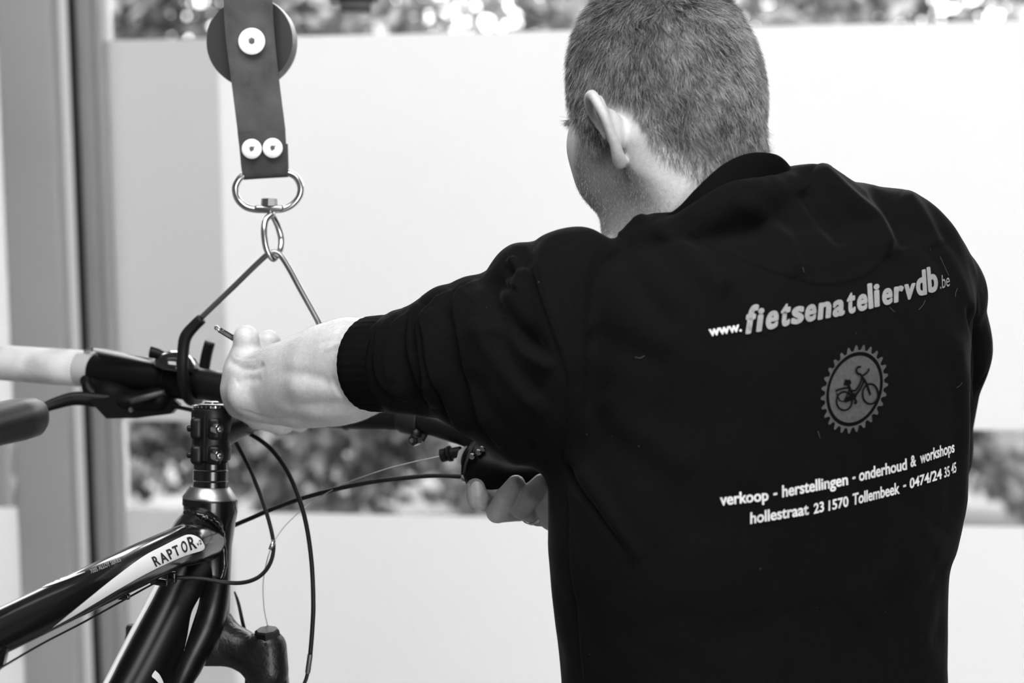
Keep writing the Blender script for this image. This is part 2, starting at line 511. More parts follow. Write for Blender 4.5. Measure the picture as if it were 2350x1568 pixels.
# the wall behind the photographer has a wide open door
slab('wall_back', (-1.1, -3.0, 1.4), (3.8, .1, 2.9), wallm)
slab('wall_back', (1.7, -3.0, 2.6), (1.8, .1, .5), wallm)

# a ceiling tube lamp above the work place
lp = empty('ceiling_lamp', (-.35, 1.9, 2.85), 'long white ceiling tube lamp above the bicycle stand', 'lamp')
em = bpy.data.materials.new('lamp_tube_glow'); em.use_nodes = True
em.node_tree.nodes['Principled BSDF'].inputs['Emission Color'].default_value = (1, 1, 1, 1)
em.node_tree.nodes['Principled BSDF'].inputs['Emission Strength'].default_value = 4
mb = MB(); mb.box((-.35, 1.9, 2.82), (1.4, .16, .05), None, .01); mb.build('lamp_housing', wallm, lp)
for yy in (1.86, 1.94):
    mb = MB(); mb.tube([(-1.0, yy, 2.775), (.3, yy, 2.775)], .013, 12); mb.build('lamp_tube', em, lp)

# ------------------------------------------------------------------ outdoors
gm = mat('outdoor_ground', .11, .9, noise=.5, nscale=2.5)
mb = MB(); mb.box((0, 12.6, -.12), (40, 18, .06)); g_ = mb.build('ground', gm, None, smooth=False, autos=None); tag(g_, kind='structure')

def leaf_material(name, c0, c1):
    mt = bpy.data.materials.new(name); mt.use_nodes = True; t = mt.node_tree; b = t.nodes['Principled BSDF']
    a = t.nodes.new('ShaderNodeAttribute'); a.attribute_name = 'tone'
    r = t.nodes.new('ShaderNodeValToRGB'); r.color_ramp.elements[0].color = (c0, c0, c0, 1); r.color_ramp.elements[1].color = (c1, c1, c1, 1)
    t.links.new(a.outputs['Fac'], r.inputs[0]); t.links.new(r.outputs[0], b.inputs['Base Color'])
    b.inputs['Roughness'].default_value = .45
    return mt
def leaves(name, n, fill, size, mt, seed):
    r = np.random.default_rng(seed); c = fill(r, n)
    u = r.normal(size=(n, 3)); u /= np.linalg.norm(u, axis=1)[:, None]
    w = np.cross(u, r.normal(size=(n, 3))); w /= np.linalg.norm(w, axis=1)[:, None]
    s = size * r.uniform(.5, 1.5, n)[:, None]
    v = np.stack([c - u * s, c + w * s * .45, c + u * s, c - w * s * .45], 1).reshape(-1, 3)
    q = np.arange(4 * n).reshape(n, 4)
    tone = np.repeat(np.clip(r.random(n) ** 2.2 * .8 + .25 * value_noise(c, 2.0, seed), 0, 1), 4)
    return v, q, tone
def shrub(cx, cy, rx, ry, rz, z0, n, size, mt, seed, label, group):
    th = empty('shrub', (cx, cy, -.09), label, 'shrub', group)
    def fill(r, k):
        a = r.normal(size=(k, 3)); a /= np.linalg.norm(a, axis=1)[:, None]
        rad = r.uniform(.45, 1.0, k) ** .6
        p = a * rad[:, None] * np.array([rx, ry, rz]); p[:, 2] += rz + z0
        p += (value_noise(p * 1.0, 3.0, seed)[:, None] - .5) * .3 * a
        p[:, 2] = np.maximum(p[:, 2], z0 * .3 - .05)
        return p + np.array([cx, cy, 0])
    v, q, tone = leaves('foliage', n, fill, size, mt, seed)
    o = new_mesh('foliage', v, q, mt, th, smooth=False); add_color(o, 'tone', tone); o['kind'] = 'stuff'
    mb = MB(); rr = random.Random(seed)
    for k in range(4):
        dx, dy = rr.uniform(-.4, .4) * rx, rr.uniform(-.4, .4) * ry
        mb.tube([(cx, cy, -.09), (cx + dx * .5, cy + dy * .5, z0 + rz * .6), (cx + dx, cy + dy, z0 + rz * 1.3)], [.05, .035, .012], 8, smooth_path=4)
    mb.build('stem', mat('bark', .1, .9), th)
LM = leaf_material('hedge_leaf', .03, .36)
LD = leaf_material('dark_leaf', .006, .09)
k = 0
for i, x in enumerate((-2.3, -1.0, .2, 1.4, 2.6)):
    shrub(x, 7.2 + .3 * (i % 2), .85, .6, .62, 0, 5200, .05, LM, 30 + i, 'low leafy shrub outside the window, %s of five' % ['leftmost','second from the left','middle one','fourth from the left','rightmost'][i], 'low shrubs outside the window')
for i, x in enumerate((-3.6, -1.9, -.3, 1.4, 3.1, 4.8)):
    shrub(x, 11.5 + .5 * (i % 2), 1.35, .9, 1.9, .3, 8500, .075, LD if i == 1 else LM, 50 + i, ('dark ' if i == 1 else '') + 'tall leafy bush behind the low shrubs outside, %s of six' % ['leftmost','second from the left','third from the left','fourth from the left','fifth from the left','rightmost'][i], 'tall bushes outside the window')
shrub(-1.72, 5.6, .34, .3, .42, 1.25, 1500, .05, LD, 77, 'unidentified dark shape close outside the top of the window, built as leaves', None)  # stand-in for an unidentified dark shape, built like the shrubs
# ================================================================== the mechanic
skin = mat('skin', .5, .5, attr='tone', noise=.07, nscale=260, bump=.35, bscale=900)
skin.node_tree.nodes['Principled BSDF'].inputs['Subsurface Weight'].default_value = .12
skin.node_tree.nodes['Principled BSDF'].inputs['Subsurface Radius'].default_value = (.006, .006, .006)
person = empty('person', (.32, 1.6, 0), 'man in a black sweatshirt with printed back, bending over the bicycle handlebar', 'person')

# head frame: origin at the skull centre, x = his right, y = face direction, z = crown
HY, HP, HR = math.radians(37), math.radians(23), math.radians(2)
fx = np.array([-math.sin(HY), math.cos(HY), 0]); rx_ = np.array([math.cos(HY), math.sin(HY), 0]); uz = np.array([0, 0, 1.0])
hy = fx * math.cos(HP) - uz * math.sin(HP); hz = fx * math.sin(HP) + uz * math.cos(HP); hx = rx_
hx, hz = hx * math.cos(HR) + hz * math.sin(HR), hz * math.cos(HR) - hx * math.sin(HR)
HC = P(1520, 185, 1.5)
HM = np.array([hx, hy, hz])
def H(x, y, z): return HC + x * hx + y * hy + z * hz
def hl(p): return (p - HC) @ HM.T

B = []
B.append(Ell(H(0, 0, .000), (.0740, .0880, .092), HM, .01))
B.append(Ell(H(0, -.038, -.022), (.059, .046, .057), HM, .015))
B.append(Ell(H(0, .040, -.048), (.060, .054, .070), HM, .02))
B.append(Ell(H(0, .030, -.02), (.070, .055, .055), HM, .015))
for sgn in (-1, 1):
    B.append(RCone(H(sgn * .055, .002, -.076), H(sgn * .045, .048, -.116), .015, .018, .025))
    B.append(RCone(H(sgn * .045, .048, -.116), H(0, .084, -.130), .018, .018, .02))
    B.append(Ell(H(sgn * .047, .055, -.060), (.024, .030, .034), HM, .025))       # cheek
    B.append(Ell(H(sgn * .060, .030, -.035), (.015, .036, .020), HM, .02))        # cheekbone
    B.append(RCone(H(sgn * .012, .090, -.010), H(sgn * .040, .076, -.010), .009, .0085, .014))   # brow
    B.append(Ell(H(sgn * .029, .099, -.030), (.014, .012, .010), HM, .012, sub=True))
    B.append(Ell(H(sgn * .029, .079, -.030), (.0115, .0115, .0115), HM, .003))
B.append(RCone(H(0, .092, -.022), H(0, .114, -.066), .008, .0125, .012))
for sgn in (-1, 1): B.append(Ell(H(sgn * .012, .103, -.068), (.008, .010, .008), HM, .008))
B.append(RCone(H(-.02, .092, -.084), H(.02, .092, -.084), .0075, .0075, .008)); B.append(RCone(H(-.018, .090, -.096), H(.018, .090, -.096), .008, .008, .006))
B.append(Ell(H(0, .091, -.110), (.02, .014, .014), HM, .02))
# neck
NB = P(1640, 560, 1.49)
B.append(RCone(H(0, -.024, -.060), NB, .048, .058, .030))
B.append(RCone(H(0, .012, -.100), P(1615, 560, 1.52), .036, .048, .03))
for sgn in (-1, 1): B.append(RCone(H(sgn * .060, -.018, -.062), H(sgn * .03, .012, -.17), .015, .015, .022))       # neck muscles
# trunk inside the sweatshirt, down the arms
LS = P(1330, 660, 1.43); RS = P(2110, 680, 1.62)
B.append(RCone(NB, P(1700, 900, 1.50), .060, .085, .05)); B.append(RCone(P(1700, 900, 1.50), P(1720, 1500, 1.50), .085, .08, .04))
B.append(RCone(NB, LS, .038, .026, .03)); B.append(RCone(NB, RS, .038, .028, .03))
EL = P(1130, 820, 1.47)
B.append(RCone(LS, EL, .026, .032, .03))
# ears
def ear(sg):
    pr = .92 if sg > 0 else .25
    q = lambda x, y, z: H(sg * (-.074 + (x + .076) * pr), y - .010, z - .014)
    rim = [(-.076, .020, -.036), (-.081, .022, -.022), (-.088, .018, -.010), (-.0965, .008, -.003), (-.103, -.004, -.004), (-.1065, -.011, -.014), (-.1055, -.013, -.026), (-.101, -.010, -.038), (-.095, -.005, -.049), (-.088, .002, -.058), (-.082, .008, -.061)]
    rr = [.0028, .0032, .0034, .0036, .0038, .0038, .0036, .0034, .0038, .005, .0055]
    pts, rad = catmull([q(*p) for p in rim], rr, 3)
    out = [RCone(pts[i], pts[i + 1], rad[i], rad[i + 1], .0022) for i in range(len(pts) - 1)]
    # back wall of the shell
    ax_y = q(-.101, -.010, -.014) - q(-.080, .016, -.014); w_ = np.linalg.norm(ax_y); ax_y = ax_y / w_
    ax_z = q(0, 0, 1) - q(0, 0, 0); ax_z = ax_z - ax_y * (ax_z @ ax_y); ax_z /= np.linalg.norm(ax_z); ax_n = np.cross(ax_y, ax_z)
    A = np.array([ax_n, ax_y, ax_z])
    pl = [Ell(q(-.0885, .002, -.029), (.0026, .0155, .025), A, .003),
          Ell(q(-.0845, .0005, -.033), (.0085, .0105, .017), A, .006),
          Ell(q(-.0955, -.0035, -.020), (.0032, .0045, .016), A, .004)]
    front = np.sign(np.dot(ax_n, hy)) * ax_n
    cut = [Ell(q(-.0885, .004, -.030) + front * .009, (.0085, .0085, .013), A, .003, sub=True)]
    return pl + cut + out
B += ear(1); B += ear(-1)

# left forearm and hand (closed around a hex key, knuckles up)
B.append(RCone(EL, P(905, 840, 1.513), .032, .0350, .008))
FA = [((905, 840, 1.513), .0350), ((860, 841, 1.524), .0368), ((820, 849, 1.540), .0388), ((760, 862, 1.56), .0415), ((700, 874, 1.585), .0372), ((650, 882, 1.61), .0345), ((600, 890, 1.63), .0335)]
for (a, ra), (b, rb) in zip(FA[:-1], FA[1:]): B.append(RCone(P(*a), P(*b), ra, rb, .008 if a[0] > 830 else .016))
B.append(RCone(P(810, 900, 1.555), P(690, 930, 1.59), .018, .015, .02))     # ulnar side muscle
B.append(RCone(P(790, 800, 1.53), P(650, 850, 1.60), .024, .014, .02))
B.append(Ell(P(563, 906, 1.604), (.0155, .016, .0160), None, .014))         # wrist bone
B.append(RCone(P(552, 892, 1.640), P(556, 862, 1.640), .0190, .0180, .012))    # wrist, outer side
B.append(Ell(P(566, 838, 1.642), (.0165, .024, .0200), None, .012))         # back of hand
B.append(Ell(P(600, 850, 1.660), (.0175, .022, .0200), None, .012))
def chain(pts, rad, k=.005, k0=None):
    for i in range(len(pts) - 1):
        B.append(RCone(P(*pts[i]), P(*pts[i + 1]), rad[i], rad[i + 1], k if i or k0 is None else k0))
chain([(564, 838, 1.640), (565, 775, 1.632), (571, 779, 1.662), (580, 815, 1.682)], [.0165, .0114, .0100, .0090], .003, .006)
chain([(604, 848, 1.652), (617, 782, 1.648), (621, 787, 1.676), (627, 822, 1.692)], [.0150, .0098, .0090, .0085], .003, .004)
chain([(632, 862, 1.665), (654, 812, 1.668), (668, 816, 1.690), (670, 852, 1.70)], [.0140, .0072, .0076, .0075], .003, .006)
chain([(650, 900, 1.675), (690, 838, 1.685), (700, 850, 1.705)], [.012, .0070, .007], .003, .008)
# thumb and finger pads below the wrist
chain([(556, 925, 1.650), (590, 960, 1.672), (640, 974, 1.69), (652, 976, 1.695)], [.016, .0100, .0095, .0085], .004, .012)
chain([(600, 930, 1.665), (655, 966, 1.705), (690, 976, 1.72)], [.014, .0085, .0075], .003, .012)

# right arm inside the sleeve, right hand on the grip below the left armpit
RE = P(2080, 1010, 1.76)
B.append(RCone(RS, RE, .036, .034, .03)); B.append(RCone(RE, P(1400, 1150, 1.655), .034, .027, .02))
B.append(RCone(P(1400, 1150, 1.655), P(1310, 1140, 1.645), .027, .026, .02))
B.append(Ell(P(1290, 1140, 1.645), (.030, .022, .024), None, .016))
chain([(1270, 1120, 1.66), (1200, 1140, 1.645), (1118, 1150, 1.612), (1097, 1143, 1.600), (1091, 1120, 1.596)], [.012, .0098, .0098, .0100, .0090], .003, .012)
chain([(1235, 1155, 1.640), (1190, 1172, 1.612), (1141, 1176, 1.590), (1160, 1142, 1.575), (1184, 1112, 1.572)], [.012, .0100, .0100, .0098, .0088], .0015, .003)
chain([(1270, 1160, 1.640), (1236, 1182, 1.605), (1196, 1166, 1.586), (1220, 1134, 1.570), (1243, 1110, 1.568)], [.013, .0106, .0102, .0102, .0092], .0015, .002)
chain([(1300, 1160, 1.640), (1266, 1190, 1.600), (1255, 1160, 1.584), (1276, 1130, 1.570), (1300, 1112, 1.570)], [.014, .0114, .0106, .0102, .0094], .0015, .002)

bv, bq = implicit_mesh(B, .0017)
bv, bq = biggest(bv, bq)
bn = vnormals(bv, bq)
A_ = Sculpt(bv, bn)
A_.ridge([(655, 890), (700, 896), (745, 898), (790, 915)], .0013, 18)          # long forearm muscles and the hollow between them
A_.ridge([(640, 855), (700, 858), (760, 880), (800, 905)], -.0014, 14)
A_.ridge([(680, 926), (720, 928), (760, 926), (800, 925)], -.0018, 9)
A_.ridge([(640, 935), (700, 950), (770, 952), (820, 945)], .0016, 10)
for i in range(4): A_.ridge([(752 + 9 * i, 860 - 4 * i), (762 + 9 * i, 890), (778 + 9 * i, 912)], .0005 if i % 2 == 0 else -.0005, 4)
A_.ridge([(735, 790), (770, 775), (800, 760)], -.0010, 6); A_.ridge([(745, 805), (775, 790), (800, 785)], .0010, 6)
A_.ridge([(524, 826), (548, 840), (580, 846), (606, 834)], -.0030, 9)        # wrist crease
for yy in (816, 824): A_.ridge([(535, yy), (560, yy + 8), (590, yy + 6)], -.0007, 3)
A_.ridge([(540, 880), (560, 872), (600, 870)], -.0016, 10)
A_.ridge([(545, 940), (600, 958), (640, 962), (700, 968)], -.0016, 5)
bv = A_.result()
L = hl(bv)
def sstep(a, b, x):
    t = np.clip((x - a) / (b - a), 0, 1); return t * t * (3 - 2 * t)
def hair_amount(L):
    "1 where scalp hair grows, from head-frame coordinates"
    x, y, z = L[:, 0], L[:, 1], L[:, 2]
    zl = np.interp(y, [-.12, -.085, -.060, -.044, -.034, -.022, -.008, .004, .014, .030, .040, .055, .070, .085],
                      [-.086, -.092, -.098, -.092, -.066, -.034, -.018, -.020, -.050, -.050, -.020, .006, .030, .048])
    zl = zl + .006 * (value_noise(L, 90, 3) - .5)
    soft = np.interp(y, [-.09, -.05, -.03, 0], [.034, .026, .012, .006])
    return sstep(-.5, .5, (z - zl) / soft)
ha = hair_amount(L)
earm = (np.abs(L[:, 0]) > .0775) & (L[:, 2] < -.008) & (L[:, 2] > -.085) & (L[:, 1] > -.035) & (L[:, 1] < .011)
ha = np.where(earm | (np.linalg.norm(L, axis=1) > .2), 0, ha)
def beard_amount(L):
    x, y, z = np.abs(L[:, 0]), L[:, 1], L[:, 2]
    top = np.interp(y, [-.03, -.01, .012, .035, .055, .08, .12], [-.105, -.085, -.030, -.028, -.044, -.066, -.07])
    b = sstep(.006, -.010, z - top) * sstep(-.035, -.005, y) * sstep(-.185, -.150, z)
    lips = ((x < .022) & (z > -.100) & (z < -.080))
    return np.where(lips, 0, b)
ba = beard_amount(L)
ba = np.where(earm | (np.linalg.norm(L, axis=1) > .22), 0, ba)
tone = np.where(np.linalg.norm(L, axis=1) > .3, .55, .455) - .10 * (value_noise(bv, 40, 5) - .5) - .06 * (value_noise(bv, 14, 6) - .5)
tone = tone * (1 - .88 * ha) * (1 - .58 * ba)
pxy = np.array(project(bv)) if False else None
dist = bv - CAM; dd = dist @ F0
PX = 1175 + FPX * (dist @ RV) / dd; PY = 784 - FPX * (dist @ UV) / dd
# coarser darker skin on the far knuckle side of the hand and the right hand in natural tone
lips = (np.abs(L[:, 0]) < .02) & (np.abs(L[:, 2] + .09) < .010) & (L[:, 1] > .085)
tone = np.where(lips, .36, tone)
body = new_mesh('body', bv, bq, skin, person); add_color(body, 'tone', tone)

# finger nails
nailm = mat('finger_nail', .62, .3)
def nail(px, py, d, r, dirn, ang):
    bvh = body_bvh
    o = P(px, py, 1.0); dr = Vector((o - CAM)).normalized()
    h = bvh.ray_cast(Vector(CAM), dr)
    if h[0] is None: return
    n = np.array(h[1]); c = np.array(h[0]) - n * (r * .28)
    up = math.cos(ang) * UV + math.sin(ang) * RV; up = up - n * (up @ n); up /= np.linalg.norm(up); w = np.cross(up, n)
    mb = MB(); V = []; Fc = []
    K = 10
    for i in range(K + 1):
        for j in range(K * 2):
            a = 2 * math.pi * j / (K * 2); q = i / K
            V.append(c + up * math.cos(a) * r * 1.25 * q + w * math.sin(a) * r * q + n * (r * .33) * math.sqrt(max(0, 1 - (q * .95) ** 2 * (.25 + .75 * math.sin(a) ** 2))))
    for i in range(K):
        for j in range(K * 2):
            Fc.append((i * K * 2 + j, i * K * 2 + (j + 1) % (K * 2), (i + 1) * K * 2 + (j + 1) % (K * 2), (i + 1) * K * 2 + j))
    mb.add(V, Fc); mb.build('finger_nail', nailm, person, autos=None)
body_bvh = bvh_of(body)
nail(1094, 1122, 1.6, .0058, None, -.15)

# ------------------------------------------------------------------ strands (real hair geometry)
def strand_material(name, lo, hi, rough=.45):
    mt = bpy.data.materials.new(name); mt.use_nodes = True; t = mt.node_tree; b = t.nodes['Principled BSDF']
    a = t.nodes.new('ShaderNodeAttribute'); a.attribute_name = 'tone'
    r = t.nodes.new('ShaderNodeValToRGB'); r.color_ramp.elements[0].color = (lo, lo, lo, 1); r.color_ramp.elements[1].color = (hi, hi, hi, 1)
    t.links.new(a.outputs['Fac'], r.inputs[0]); t.links.new(r.outputs[0], b.inputs['Base Color']); b.inputs['Roughness'].default_value = rough
    return mt
def strands(name, roots, normals, dirs, length, width, tones, mt, parent, lift=.45, curl=.25, seed=1, seg=4):
    "thin tapering three-sided strands growing from the skin"
    r = np.random.default_rng(seed); n = len(roots)
    length = length * r.uniform(.6, 1.25, n)
    d = dirs + .28 * r.normal(size=(n, 3)); d -= normals * np.einsum('ij,ij->i', d, normals)[:, None]; d /= np.linalg.norm(d, axis=1)[:, None] + 1e-9
    g = normals * lift + d * (1 - lift * .4); g /= np.linalg.norm(g, axis=1)[:, None]
    bend = d * (1 - lift) + r.normal(size=(n, 3)) * curl
    pts = []
    p = roots - normals * .0006; dirv = g
    pts.append(p)
    for s_ in range(seg):
        p = p + dirv * (length / seg)[:, None]; pts.append(p)
        dirv = dirv + bend * (.9 / seg); dirv /= np.linalg.norm(dirv, axis=1)[:, None]
    pts = np.stack(pts, 1)                                  # n, seg+1, 3
    tan = np.gradient(pts, axis=1); tan /= np.linalg.norm(tan, axis=2)[..., None] + 1e-12
    a = np.cross(tan, normals[:, None, :]); a /= np.linalg.norm(a, axis=2)[..., None] + 1e-12
    b = np.cross(tan, a)
    w = width * r.uniform(.7, 1.3, n)[:, None, None] * np.linspace(1, .25, seg + 1)[None, :, None]
    ring = [pts + w * (math.cos(t) * a + math.sin(t) * b) for t in (0, 2.094, 4.189)]
    V = np.stack(ring, 2)                                   # n, seg+1, 3, 3
    idx = np.arange(n * (seg + 1) * 3).reshape(n, seg + 1, 3)
    q = []
    for k in range(3):
        k2 = (k + 1) % 3
        q.append(np.stack([idx[:, :-1, k], idx[:, :-1, k2], idx[:, 1:, k2], idx[:, 1:, k]], -1).reshape(-1, 4))
    o = new_mesh(name, V.reshape(-1, 3), np.concatenate(q), mt, parent, smooth=True)
    add_color(o, 'tone', np.repeat(tones, (seg + 1) * 3))
    return o
tri_area = np.linalg.norm(np.cross(bv[bq[:, 2]] - bv[bq[:, 0]], bv[bq[:, 3]] - bv[bq[:, 1]]), axis=1) / 2
def scatter(weight, count, seed):
    r = np.random.default_rng(seed)
    w = tri_area * weight[bq].mean(1); w = w / w.sum()
    f = r.choice(len(bq), count, p=w)
    s, t = r.random(count)[:, None], r.random(count)[:, None]
    a, b, c, d = (bv[bq[f, i]] for i in range(4))
    p = (a * (1 - s) + b * s) * (1 - t) + (d * (1 - s) + c * s) * t
    n = bn[bq[f]].mean(1); n /= np.linalg.norm(n, axis=1)[:, None]
    return p, n
# comb direction: away from the crown, downwards at the back and the sides
hp, hn = scatter(np.where(ha > .02, ha ** 1.3, 0), 84000, 11)
hL = hl(hp)
crown = np.array([.01, -.045, .085])
cd = hL - crown; cd[:, 2] -= .02; cd /= np.linalg.norm(cd, axis=1)[:, None]
cd = cd + np.array([0, 0, -.6]) * sstep(.05, -.02, hL[:, 2])[:, None]
cd[:, 0] += np.where(hL[:, 1] > -.03, 0, .25)      # hair at the back lies to one side
cdw = cd @ HM
hlen = np.interp(hL[:, 2], [-.10, -.07, -.02, .03, .09], [.0065, .008, .0105, .013, .017])
clump = value_noise(hp, 160, 21)
htone = np.clip(rng.beta(.45, 1.05, len(hp)) + .40 * (value_noise(hp, 45, 22) - .5) + .35 * (clump - .5) - .26 * sstep(.0, .08, hL[:, 2]) + .10 * sstep(.0, -.06, hL[:, 2]), 0, 1)
cdw = cdw + (np.stack([value_noise(hp, 120, s_) for s_ in (23, 24, 25)], 1) - .5) * 1.5
hair = strands('hair', hp, hn, cdw, hlen, .000115, htone, strand_material('greying_hair', .008, .78), person, lift=.42, curl=.2, seed=12)
tag(hair, 'short cropped greying hair', kind='stuff')
# wispy longer hairs at the nape
_zl = np.interp(L[:, 1], [-.12, -.085, -.060, -.044, -.034, -.022], [-.086, -.092, -.098, -.092, -.066, -.040])
nb_ = (np.abs(L[:, 0]) < .070) & (L[:, 1] < -.032) & (L[:, 2] - _zl > -.024) & (L[:, 2] - _zl < .010) & (L[:, 1] < -.022) & (np.linalg.norm(L, axis=1) < .2)
wp, wn = scatter(nb_.astype(float), 2600, 31)
wl = hl(wp); wd = np.stack([np.where(wl[:, 0] > .02, 1.4, -.3), np.zeros(len(wp)), np.full(len(wp), -1.0)], 1) @ HM
h2 = strands('nape_hair', wp, wn, wd, np.full(len(wp), .013), .00010, rng.uniform(0, .35, len(wp)), MATS.get('x') or strand_material('nape_strand', .02, .5), person, lift=.3, curl=.55, seed=33)
tag(h2, 'fine loose hairs on the nape', kind='stuff')
sp, sn = scatter(np.where(ba > .02, ba, 0), 22000, 41)
sd = np.tile(np.array([0, -.25, -1.0]) @ HM, (len(sp), 1))
bd = strands('beard', sp, sn, sd, np.full(len(sp), .0036), .00012, np.clip(rng.beta(1, 1.3, len(sp)), 0, 1), strand_material('stubble', .03, .6), person, lift=.55, curl=.3, seed=42, seg=2)
tag(bd, 'short greying stubble', kind='stuff')
armw = ((PX < 900) & (PX > 530) & (PY > 700)).astype(float)
ap, an_ = scatter(armw, 9000, 51)
ad = np.tile(-(P(640, 885, 1.62) - P(830, 835, 1.54)) * .0 + np.array([-.6, .2, -.5]), (len(ap), 1))
ar = strands('arm_hair', ap, an_, ad, np.full(len(ap), .0075), .00006, rng.uniform(.2, 1, len(ap)), strand_material('arm_strand', .14, .8), person, lift=.2, curl=.3, seed=52, seg=3)
tag(ar, 'fine short hairs on the forearm', kind='stuff')
# eyelashes and eyebrows
br = [];
for sg in (-1, 1):
    r = np.random.default_rng(60 + sg); n = 240
    t = r.random(n); q = np.stack([sg * (.014 + .036 * t), .103 - .022 * t ** 1.5 + 0 * t, -.006 + .006 * np.sin(t * 2.6) + r.normal(size=n) * .0018], 1)
    br.append((q, np.stack([sg * np.ones(n) * .8, 0 * t, .3 - .6 * t], 1)))
q = np.concatenate([b_[0] for b_ in br]); dd_ = np.concatenate([b_[1] for b_ in br])
q[:, 1] -= .003
eb = strands('eyebrow', HC + q @ HM, np.tile(hy, (len(q), 1)), dd_ @ HM, np.full(len(q), .008), .00012, rng.uniform(0, .4, len(q)), strand_material('brow_strand', .02, .3), person, lift=.3, curl=.1, seed=62, seg=2)
eb['kind'] = 'stuff'
el = []; ed = []
for sg in (-1, 1):
    for a in np.linspace(-.9, .9, 44):
        el.append((sg * .029 + .0115 * math.sin(a), .079 + .0115 * math.cos(a) * .98, -.0295 + .0008 * math.cos(a))); ed.append((math.sin(a) * .7, 1, .1))
el = np.array(el); ed = np.array(ed)
es = strands('eyelash', HC + el @ HM, ed @ HM / np.linalg.norm(ed, axis=1)[:, None], np.tile(hz, (len(el), 1)) * .4, np.full(len(el), .010), .00014, np.zeros(len(el)), MATS.get('y') or strand_material('lash_strand', .01, .1), person, lift=.9, curl=.05, seed=63, seg=3)
es['kind'] = 'stuff'
# ================================================================== the sweatshirt
cloth = mat('black_sweatshirt_fleece', .004, .95, spec=.06, sheen=0)
t = cloth.node_tree; b_ = t.nodes['Principled BSDF']
b_.inputs['Sheen Weight'].default_value = .045; b_.inputs['Sheen Roughness'].default_value = .3
tcn = t.nodes['Texture Coordinate']
n1 = t.nodes.new('ShaderNodeTexNoise'); n1.inputs['Scale'].default_value = 900; n1.inputs['Detail'].default_value = 3
t.links.new(tcn.outputs['Object'], n1.inputs['Vector'])
v1 = t.nodes.new('ShaderNodeTexVoronoi'); v1.inputs['Scale'].default_value = 55; t.links.new(tcn.outputs['Object'], v1.inputs['Vector'])
r1 = t.nodes.new('ShaderNodeMapRange'); r1.inputs['From Min'].default_value = .035; r1.inputs['From Max'].default_value = .022; r1.inputs['To Min'].default_value = 0; r1.inputs['To Max'].default_value = .06
t.links.new(v1.outputs['Distance'], r1.inputs['Value'])
n3 = t.nodes.new('ShaderNodeTexNoise'); n3.inputs['Scale'].default_value = 9; t.links.new(tcn.outputs['Object'], n3.inputs['Vector'])
m3 = t.nodes.new('ShaderNodeMapRange'); m3.inputs['From Min'].default_value = .52; m3.inputs['From Max'].default_value = .6
t.links.new(n3.outputs['Fac'], m3.inputs['Value'])
ml = t.nodes.new('ShaderNodeMath'); ml.operation = 'MULTIPLY'; t.links.new(r1.outputs[0], ml.inputs[0]); t.links.new(m3.outputs[0], ml.inputs[1])
mr_ = t.nodes.new('ShaderNodeMapRange'); mr_.inputs['From Min'].default_value = .3; mr_.inputs['From Max'].default_value = .7; mr_.inputs['To Min'].default_value = .0025; mr_.inputs['To Max'].default_value = .0055
t.links.new(n1.outputs['Fac'], mr_.inputs['Value'])
ad_ = t.nodes.new('ShaderNodeMath'); t.links.new(mr_.outputs[0], ad_.inputs[0]); t.links.new(ml.outputs[0], ad_.inputs[1])
t.links.new(ad_.outputs[0], b_.inputs['Base Color'])
bp = t.nodes.new('ShaderNodeBump'); bp.inputs['Strength'].default_value = .35; bp.inputs['Distance'].default_value = .0006
t.links.new(n1.outputs['Fac'], bp.inputs['Height']); t.links.new(bp.outputs[0], b_.inputs['Normal'])

S = []
TH = math.radians(34); eL = np.array([math.cos(TH), math.sin(TH), 0]); eF = np.array([-math.sin(TH), math.cos(TH), 0])
def torso(y, l, r, d, b, w=None):
    c = P((l + r) / 2, y, d); W = (r - l) / 2 * d / FPX
    a = math.sqrt(max(W * W - (b * math.sin(TH)) ** 2, .0004)) / math.cos(TH)
    return (c, a, b)
st = [torso(505, 1560, 1960, 1.50, .050), torso(545, 1420, 2080, 1.50, .085), torso(600, 1335, 2160, 1.50, .105), torso(680, 1300, 2215, 1.50, .118), torso(780, 1295, 2240, 1.50, .124),
      torso(900, 1300, 2236, 1.50, .126), torso(1050, 1276, 2234, 1.50, .126), torso(1200, 1271, 2228, 1.50, .124), torso(1280, 1275, 2212, 1.50, .122), torso(1350, 1281, 2190, 1.50, .120),
      torso(1568, 1305, 2180, 1.50, .122), torso(1800, 1320, 2175, 1.50, .122), torso(2010, 1345, 2150, 1.50, .116)]
S.append(Loft((0, 0, 1), eL, eF, st, 2.35, .03, sm=6))
def sph(px, py, d, r, k=.02): S.append(Ell(P(px, py, d), (r, r, r), None, k))
S.append(RCone(P(1655, 530, 1.49), P(1690, 640, 1.48), .050, .085, .04))
S.append(RCone(P(1494, 592, 1.44), P(1640, 560, 1.455), .0325, .050, .010))
S.append(RCone(P(1330, 630, 1.425), P(1470, 730, 1.44), .0385, .050, .012))
S.append(RCone(P(1740, 510, 1.475), P(1850, 500, 1.500), .043, .034, .02))
S.append(RCone(P(1855, 490, 1.500), P(1890, 508, 1.52), .0362, .034, .008))
S.append(RCone(P(1960, 535, 1.545), P(2040, 550, 1.57), .0410, .0425, .010))
S.append(RCone(P(2035, 560, 1.57), P(2130, 672, 1.60), .043, .048, .012))
sph(1514, 566, 1.432, .025, .014); sph(1188, 612, 1.452, .0160, .006); sph(1080, 693, 1.476, .0185, .006); sph(1022, 715, 1.487, .0185, .005)
S.append(RCone(P(1850, 560, 1.49), P(2060, 640, 1.56), .055, .060, .04))
